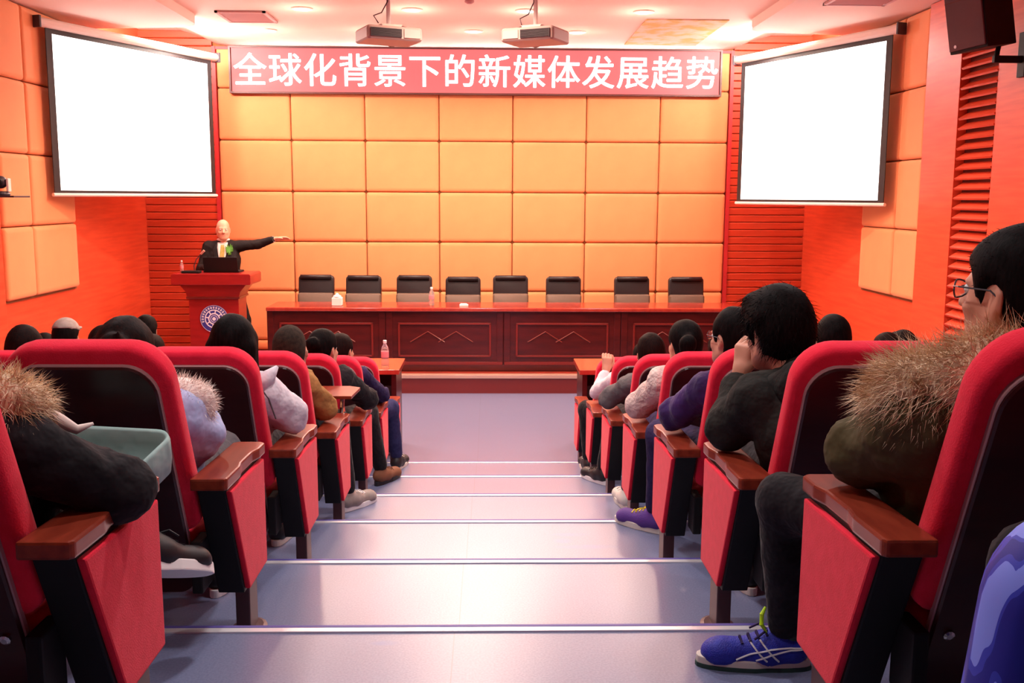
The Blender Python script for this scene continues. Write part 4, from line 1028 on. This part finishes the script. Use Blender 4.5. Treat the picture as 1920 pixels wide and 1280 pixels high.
# left of the aisle
P1, D, V, Rm = person('person in a black coat with a tan fur hood, elbow over the armrest', at(1, 0), 1, jacket='cblack', legs='cblack', hair='short', h=.012, puff=.006, folds=.006, shoe=('shoeblack', 'white', 'shoeblack'), shoe_up={'A': (-.42, 0, .9)},
    J={'head': (-.05, .17, .955), 'neck': (-.02, .10, .80), 'shA': (.165, .12, .745), 'shB': (-.165, .12, .755), 'elA': (.335, .22, .615), 'wrA': (.06, .38, .60), 'wrB': (-.05, .42, .58), 'knA': (.10, .62, .53), 'anA': (.205, .68, .37), 'toA': (.275, .80, .25)})
fur_collar(P1, [(-.21, .20, .81), (-.16, .11, .84), (0, .08, .85), (.10, .09, .835), (.16, .13, .815), (.165, .19, .795)], .052, 'fur', 11000, .038, .0009, (.1, -.3, -.5), seed=2)
bm = bmesh.new(); tube([(.18, .20, .79), (.215, .235, .755), (.242, .25, .735), (.27, .262, .745)], [.016, .015, .010, .003], 8, bm=bm); link('collar_flap', bm, M['furwhite'], P1, smooth=True)
P2, D, V, Rm = person('person in a pale blue down jacket with a white fur hood', at(1, 1), 1, jacket='cblue', legs='cgrey', hair='bun', hairm='hairbrown', yaw=-.1, rise=-.055, h=.014, puff=.016, quilt=((.2, .3, 1), 38, .010), folds=.002, shoe=('shoeblack', 'white', 'white'),
    J={'head': (.02, .16, .955), 'elA': (.185, .24, .665), 'shA': (.15, .12, .80), 'wrA': (.08, .44, .62)})
fur_collar(P2, [(-.17, .16, .79), (-.10, .10, .81), (0, .08, .82), (.10, .10, .81), (.175, .15, .785), (.195, .20, .765)], .06, 'furwhite', 6000, .026, .001, (.1, -.2, -.2), seed=3)
P3, D, V, Rm = person('person in a white jacket with long straight black hair', at(1, 2), 1, jacket='cwhite', legs='cblack', hair='long', yaw=-.05, h=.014, puff=.014, folds=.007,
    J={'head': (.085, .14, .955), 'shA': (.19, .09, .79), 'elA': (.275, .21, .68), 'wrA': (.14, .38, .65)})
bm = bmesh.new(); tube([(.19, .03, .83), (.23, .05, .855), (.262, .06, .895)], [.04, .03, .006], 10, bm=bm); link('hood_peak', bm, M['cwhite'], P3, smooth=True)
link('drawstring', tube([(.20, .00, .84), (.235, .02, .78), (.255, .04, .70)], .003, 6), M['cgrey'], P3)
P4, D, V, Rm = person('person with cropped hair in a tan jacket and grey sneakers', at(1, 3), 1, jacket='ctan', legs='cblack', hair='crop', hairm='haircrop', yaw=.05, h=.014, puff=.008, shoe=('shoegrey', 'white', 'white'), hs=1.0,
    J={'head': (.10, .15, .955), 'elA': (.245, .20, .675), 'anA': (.285, .67, .10), 'knA': (.24, .66, .49), 'toA': (.375, .80, .03)})
P5, D, V, Rm = person('person with a hair bun in a black jacket with white collar stripes', at(1, 4), 1, jacket='cblack', legs='cblack', hair='bun', yaw=-.5, h=.014, puff=.006, shoe=('shoebrown', 'shoeblack', 'shoebrown'), rise=.02,
    J={'head': (.10, .15, .955), 'shA': (.20, .10, .80), 'elA': (.33, .25, .668), 'wrA': (.22, .46, .67), 'knA': (.28, .70, .49), 'anA': (.35, .77, .10), 'toA': (.42, .91, .03)})
bm = bmesh.new()
for q in (0, .018): tube([(.10, -.035, .845 - q), (.14, -.01, .84 - q), (.165, .03, .835 - q)], .005, 6, bm=bm)
link('collar_stripes', bm, M['white'], P5)
P6, D, V, Rm = person('person in a navy jacket and navy jeans in the second row', at(1, 5), 1, jacket='cnavy', legs='cjean', hair='short', hairm='hairbrown', yaw=-.45, h=.015, rise=.02,
    J={'head': (.06, .16, .96), 'shA': (.185, .09, .80), 'elA': (.31, .26, .665), 'wrA': (.27, .48, .62), 'knA': (.335, .62, .49), 'anA': (.365, .74, .10), 'toA': (.40, .90, .03)})
# row behind: only a knee reaches the picture
R0, D, V, Rm = person('person in black trousers in the nearest row, only a knee in view', at(-1, -1), -1, h=.017, J={'knA': (-.255, .55, .525), 'anA': (-.27, .62, .10), 'toA': (-.30, .78, .03), 'head': (.06, .10, .955)})

# ------------------------------------------------------------------ the audience farther in
INNER = [(1, 3, 2, 'short', 'hairbrown', 'cgrey', 0, .0, 'dark brown head, second in from the left side, over the nearest left chair', 0),
         (1, 4, 2, 'bun', 'hairbrown', 'cblack', .0, .04, 'person whose pointed brown hair is tied on top, between other heads on the left', .1),
         (1, 5, 2, 'short', 'hairbrown', 'cgrey', -.05, .02, 'person with brown hair seated just before the lectern foot', -.2),
         (1, 5, 3, 'short', 'hair', 'cgrey', -.04, .12, 'person in a pale grey cap among the left audience', 0),
         (1, 5, 4, 'short', 'hair', 'cblack', .0, .0, 'person cut by the left edge of the picture, dark hair', 0),
         (1, 6, 3, 'short', 'hair', 'cnavy', .16, .20, 'tall dark-haired person in the front row near the lectern', 0),
         (1, 6, 4, 'short', 'hair', 'cblue', -.04, .06, 'front row person between the grey cap and the brown head at far left', .1),
         (-1, 3, 1, 'short', 'hair', 'cblack', .05, .06, 'person with round black hair behind the black hoodie, right of it', 0),
         (-1, 4, 2, 'short', 'hairbrown', 'cgrey', .13, .01, 'low dark head peeking over the right chair beside the tan fur', 0),
         (-1, 5, 3, 'mop', 'hair', 'cnavy', .06, .05, 'small dark head far right below the wooden wall', 0),
         (-1, 5, 1, 'long', 'hairbrown', 'cgrey', -.03, .05, 'person with long brown hair between the ponytail and the glasses', 0)]
LB = ['dark brown head farthest left over the big red chair back', 'brown hair tied in a point on top, amid the heads on the left', 'brown-haired person seated just before the lectern foot',
      'person wearing a pale grey cap among the left audience', 'dark-haired person cut off by the left picture edge', 'tall dark-haired person nearest the lectern in the front row',
      'dark head just left of the pale grey cap', 'round black-haired head just right of the black hoodie', 'low brown head peeking over the red chair beside the tan fur',
      'small dark head below the right wooden wall, highest beside the tan fur', 'brown-haired head between the ponytail and the glasses']
CL = ['red inner chair under the dark brown head farthest left', 'red inner chair under the pointed tied brown hair', 'red inner chair under the brown-haired person before the lectern foot',
      'red inner chair under the person in the pale grey cap', 'red inner chair under the head cut off by the left edge', 'red front row chair under the tall person nearest the lectern',
      'red front row chair under the dark head left of the grey cap', 'red inner chair under the round black head by the black hoodie', 'red inner chair under the low brown head by the tan fur',
      'red inner chair under the small dark head below the right wall', 'red inner chair under the brown head between ponytail and glasses']
for k, ((s, j, c, hr, hmt, jk, hx, rs, _, yw), lb) in enumerate(zip(INNER, LB)):
    chair(s, j, c, CL[k])
    t, D, V, Rm = person('person: ' + lb if 'person' not in lb else lb, at(s, j, c), s, jacket=jk, hair=hr, hairm=hmt, rise=rs, h=.021, eyes=True, yaw=yw,
                         J={'head': (hx, .14, .955), 'neck': (hx * .6, .06, .845)})
    if k == 3:
        cp = SDF(.02); hc = D['head']; cp.ell(hc + Vector((0, -.012, .035)), (.086, .104, .098)); cp.plane(hc + Vector((0, 0, .045)), (0, -.25, -1))
        cp.ell(hc + Vector((0, .12, .045)), (.06, .06, .012))
        link('cap', cp.mesh('cap', .012), M['shoegrey'], t)

# ------------------------------------------------------------------ lecturer
t, D, V, Rm = person('bald lecturer in a black suit pointing with an outstretched arm behind the lectern', (-3.10, 11.76, SZ), -1, jacket='csuit', legs='csuit', hair='bald', hairm='haircrop', skin='skinpale', yaw=.30, pitch=-.05,
    h=.0115, hs=.98, standing=True, rz=PI, folds=.003, eyes=True, sleeve_end=.90, collar=False, shoe=('shoeblack', 'shoeblack', 'shoeblack'),
    hands={'A': 'flat', 'Adir': (-1, .12, .12), 'Aup': (0, -.45, 1)},
    J={'pel': (0, 0, .97), 'chest': (0, .02, 1.22), 'neck': (0, .0, 1.425), 'head': (.0, .035, 1.565), 'shA': (-.185, 0, 1.375), 'elA': (-.40, .05, 1.395), 'wrA': (-.60, .10, 1.46),
       'shB': (.185, 0, 1.365), 'elB': (.27, .06, 1.10), 'wrB': (.15, .27, 1.13), 'hiA': (-.10, 0, .93), 'knA': (-.22, .02, .50), 'anA': (-.25, -.02, .10), 'toA': (-.27, .15, .03),
       'hiB': (.09, 0, .93), 'knB': (.10, .03, .50), 'anB': (.10, -.01, .10), 'toB': (.12, .16, .03)})
jk = [c for c in t.children if c.name.startswith('jacket')][0].data
bv = BVHTree.FromPolygons([v.co[:] for v in jk.vertices], [p.vertices[:] for p in jk.polygons])
def chest(x, z, off):
    hit = bv.ray_cast(Vector((x, .6, z)), Vector((0, -1, 0)))[0]
    return Vector((x, (hit.y if hit else .05) + off, z))
def patch(rows, off, th=.004):
    """rows of (z, x_left, x_right) laid over the chest"""
    bm = bmesh.new(); g = []
    for z, a, b in rows: g.append([bm.verts.new(chest(a + (b - a) * k / 6, z, off)) for k in range(7)])
    for A, B in zip(g, g[1:]):
        for k in range(6): bm.faces.new((A[k], A[k + 1], B[k + 1], B[k]))
    bmesh.ops.recalc_face_normals(bm, faces=bm.faces[:]); bmesh.ops.solidify(bm, geom=bm.faces[:], thickness=th)
    return bm
sr = link('shirt_front', patch([(1.42, -.055, .06), (1.36, -.06, .062), (1.28, -.045, .045), (1.20, -.03, .028), (1.12, -.012, .01)], .006), M['shirt'], t, smooth=True)
link('shirt_collar', tube([V(0, -.02, -.10) + Vector((.062 * math.cos(q), .055 * math.sin(q) + .0, -.02)) for q in [2 * PI * k / 16 for k in range(16)]], .014, 8, closed=True), M['shirt'], t, smooth=True)
link('tie', patch([(1.39, -.016, .018), (1.35, -.022, .022), (1.25, -.026, .026), (1.15, -.022, .022), (1.11, -.008, .006)], .012), M['tie'], t, smooth=True)
for sx in (-1, 1): link('lapel', patch([(1.40, sx * .058, sx * .085), (1.33, sx * .066, sx * .115), (1.24, sx * .05, sx * .095), (1.14, sx * .018, sx * .04)], .010), M['csuit'], t, smooth=True)
co = bmesh.new()
for k in range(9):
    a = k * 2.4; p = chest(-.085 + .03 * math.cos(a), 1.33 + .045 * math.sin(a), .02)
    tube([chest(-.085, 1.31, .015), p, p + Vector((.012 * math.cos(a), .015, .03))], [.004, .013, .003], 5, bm=co)
link('corsage', co, M['leafgreen'], t)
e, w = D['elA'], D['wrA']; link('shirt_cuff', tube([e.lerp(w, .88), e.lerp(w, 1.0)], .036, 12), M['shirt'], t)

# ------------------------------------------------------------------ bags
t = thing('tote_bag', 'pale teal open tote bag on the lap of the black coat', 'bag', (-.965, 2.24, 1.545), R(-12))
mx = Matrix.Rotation(R(14), 4, 'X')
def bagbm():
    # outer wall up, rim, inner wall down (rings of rounded rectangles lying flat)
    T = mx @ Matrix.Rotation(R(90), 4, 'X') @ Matrix.Translation((0, -.11, 0))
    return pillow(.30, .22, .05, .05, [(.03, 0), (.008, -.015), (0, -.05), (-.004, -.10), (0, -.112), (.008, -.106), (.016, -.08), (.03, -.03)], n=6, mtx=T @ Matrix.Diagonal((1, 1, -1, 1)) @ Matrix.Scale(-1, 4, Vector((0, 1, 0))))
bm = bagbm()
link('bag_body', bm, M['teal'], t, smooth=True)
link('bag_strap', tube([(-.15, -.02, .13), (-.17, -.06, .08), (-.13, -.11, .03), (-.05, -.125, .02)], .009, 8), M['teal'], t)
m = mat('blue_print', (0.012, 0.018, 0.26), 0.55, 0.3)
nt = m.node_tree; p = nt.nodes['Principled BSDF']; tc = nt.nodes.new('ShaderNodeTexCoord'); mp = nt.nodes.new('ShaderNodeMapping')
mp.inputs['Rotation'].default_value = (0, R(-32), 0); mp.inputs['Scale'].default_value = (1, 1, .45); nt.links.new(tc.outputs['Object'], mp.inputs[0])
vo = nt.nodes.new('ShaderNodeTexWave'); vo.bands_direction = 'X'; vo.inputs['Scale'].default_value = 10; vo.inputs['Distortion'].default_value = 6; vo.inputs['Detail'].default_value = 1.5; vo.inputs['Detail Scale'].default_value = 1.6
nt.links.new(mp.outputs[0], vo.inputs['Vector'])
cr = nt.nodes.new('ShaderNodeValToRGB'); cr.color_ramp.interpolation = 'CONSTANT'
cr.color_ramp.elements[0].color = (0.012, 0.02, 0.30, 1); cr.color_ramp.elements[1].position = .66; cr.color_ramp.elements[1].color = (0.19, 0.27, 0.88, 1)
x = cr.color_ramp.elements.new(.30); x.color = (0.03, 0.05, 0.5, 1)
nt.links.new(vo.outputs['Fac'], cr.inputs[0]); nt.links.new(cr.outputs[0], p.inputs['Base Color'])
t = thing('patterned_bag', 'blue bag with a pale streaked print standing by the black knee', 'bag', (.752, 1.12, tread_z(-1)), R(6))
link('bag_body', pillow(.44, .67, .13, .04, [(.05, -.07), (.015, -.06), (0, -.03), (0, .03), (.015, .06), (.05, .07)], n=8, mtx=Matrix.Rotation(R(7), 4, 'Y')), m, t, smooth=True)
link('bag_handle', tube([(.02, 0, .56), (.05, .0, .63), (.15, 0, .64), (.18, 0, .56)], .012, 8), M['black'], t)
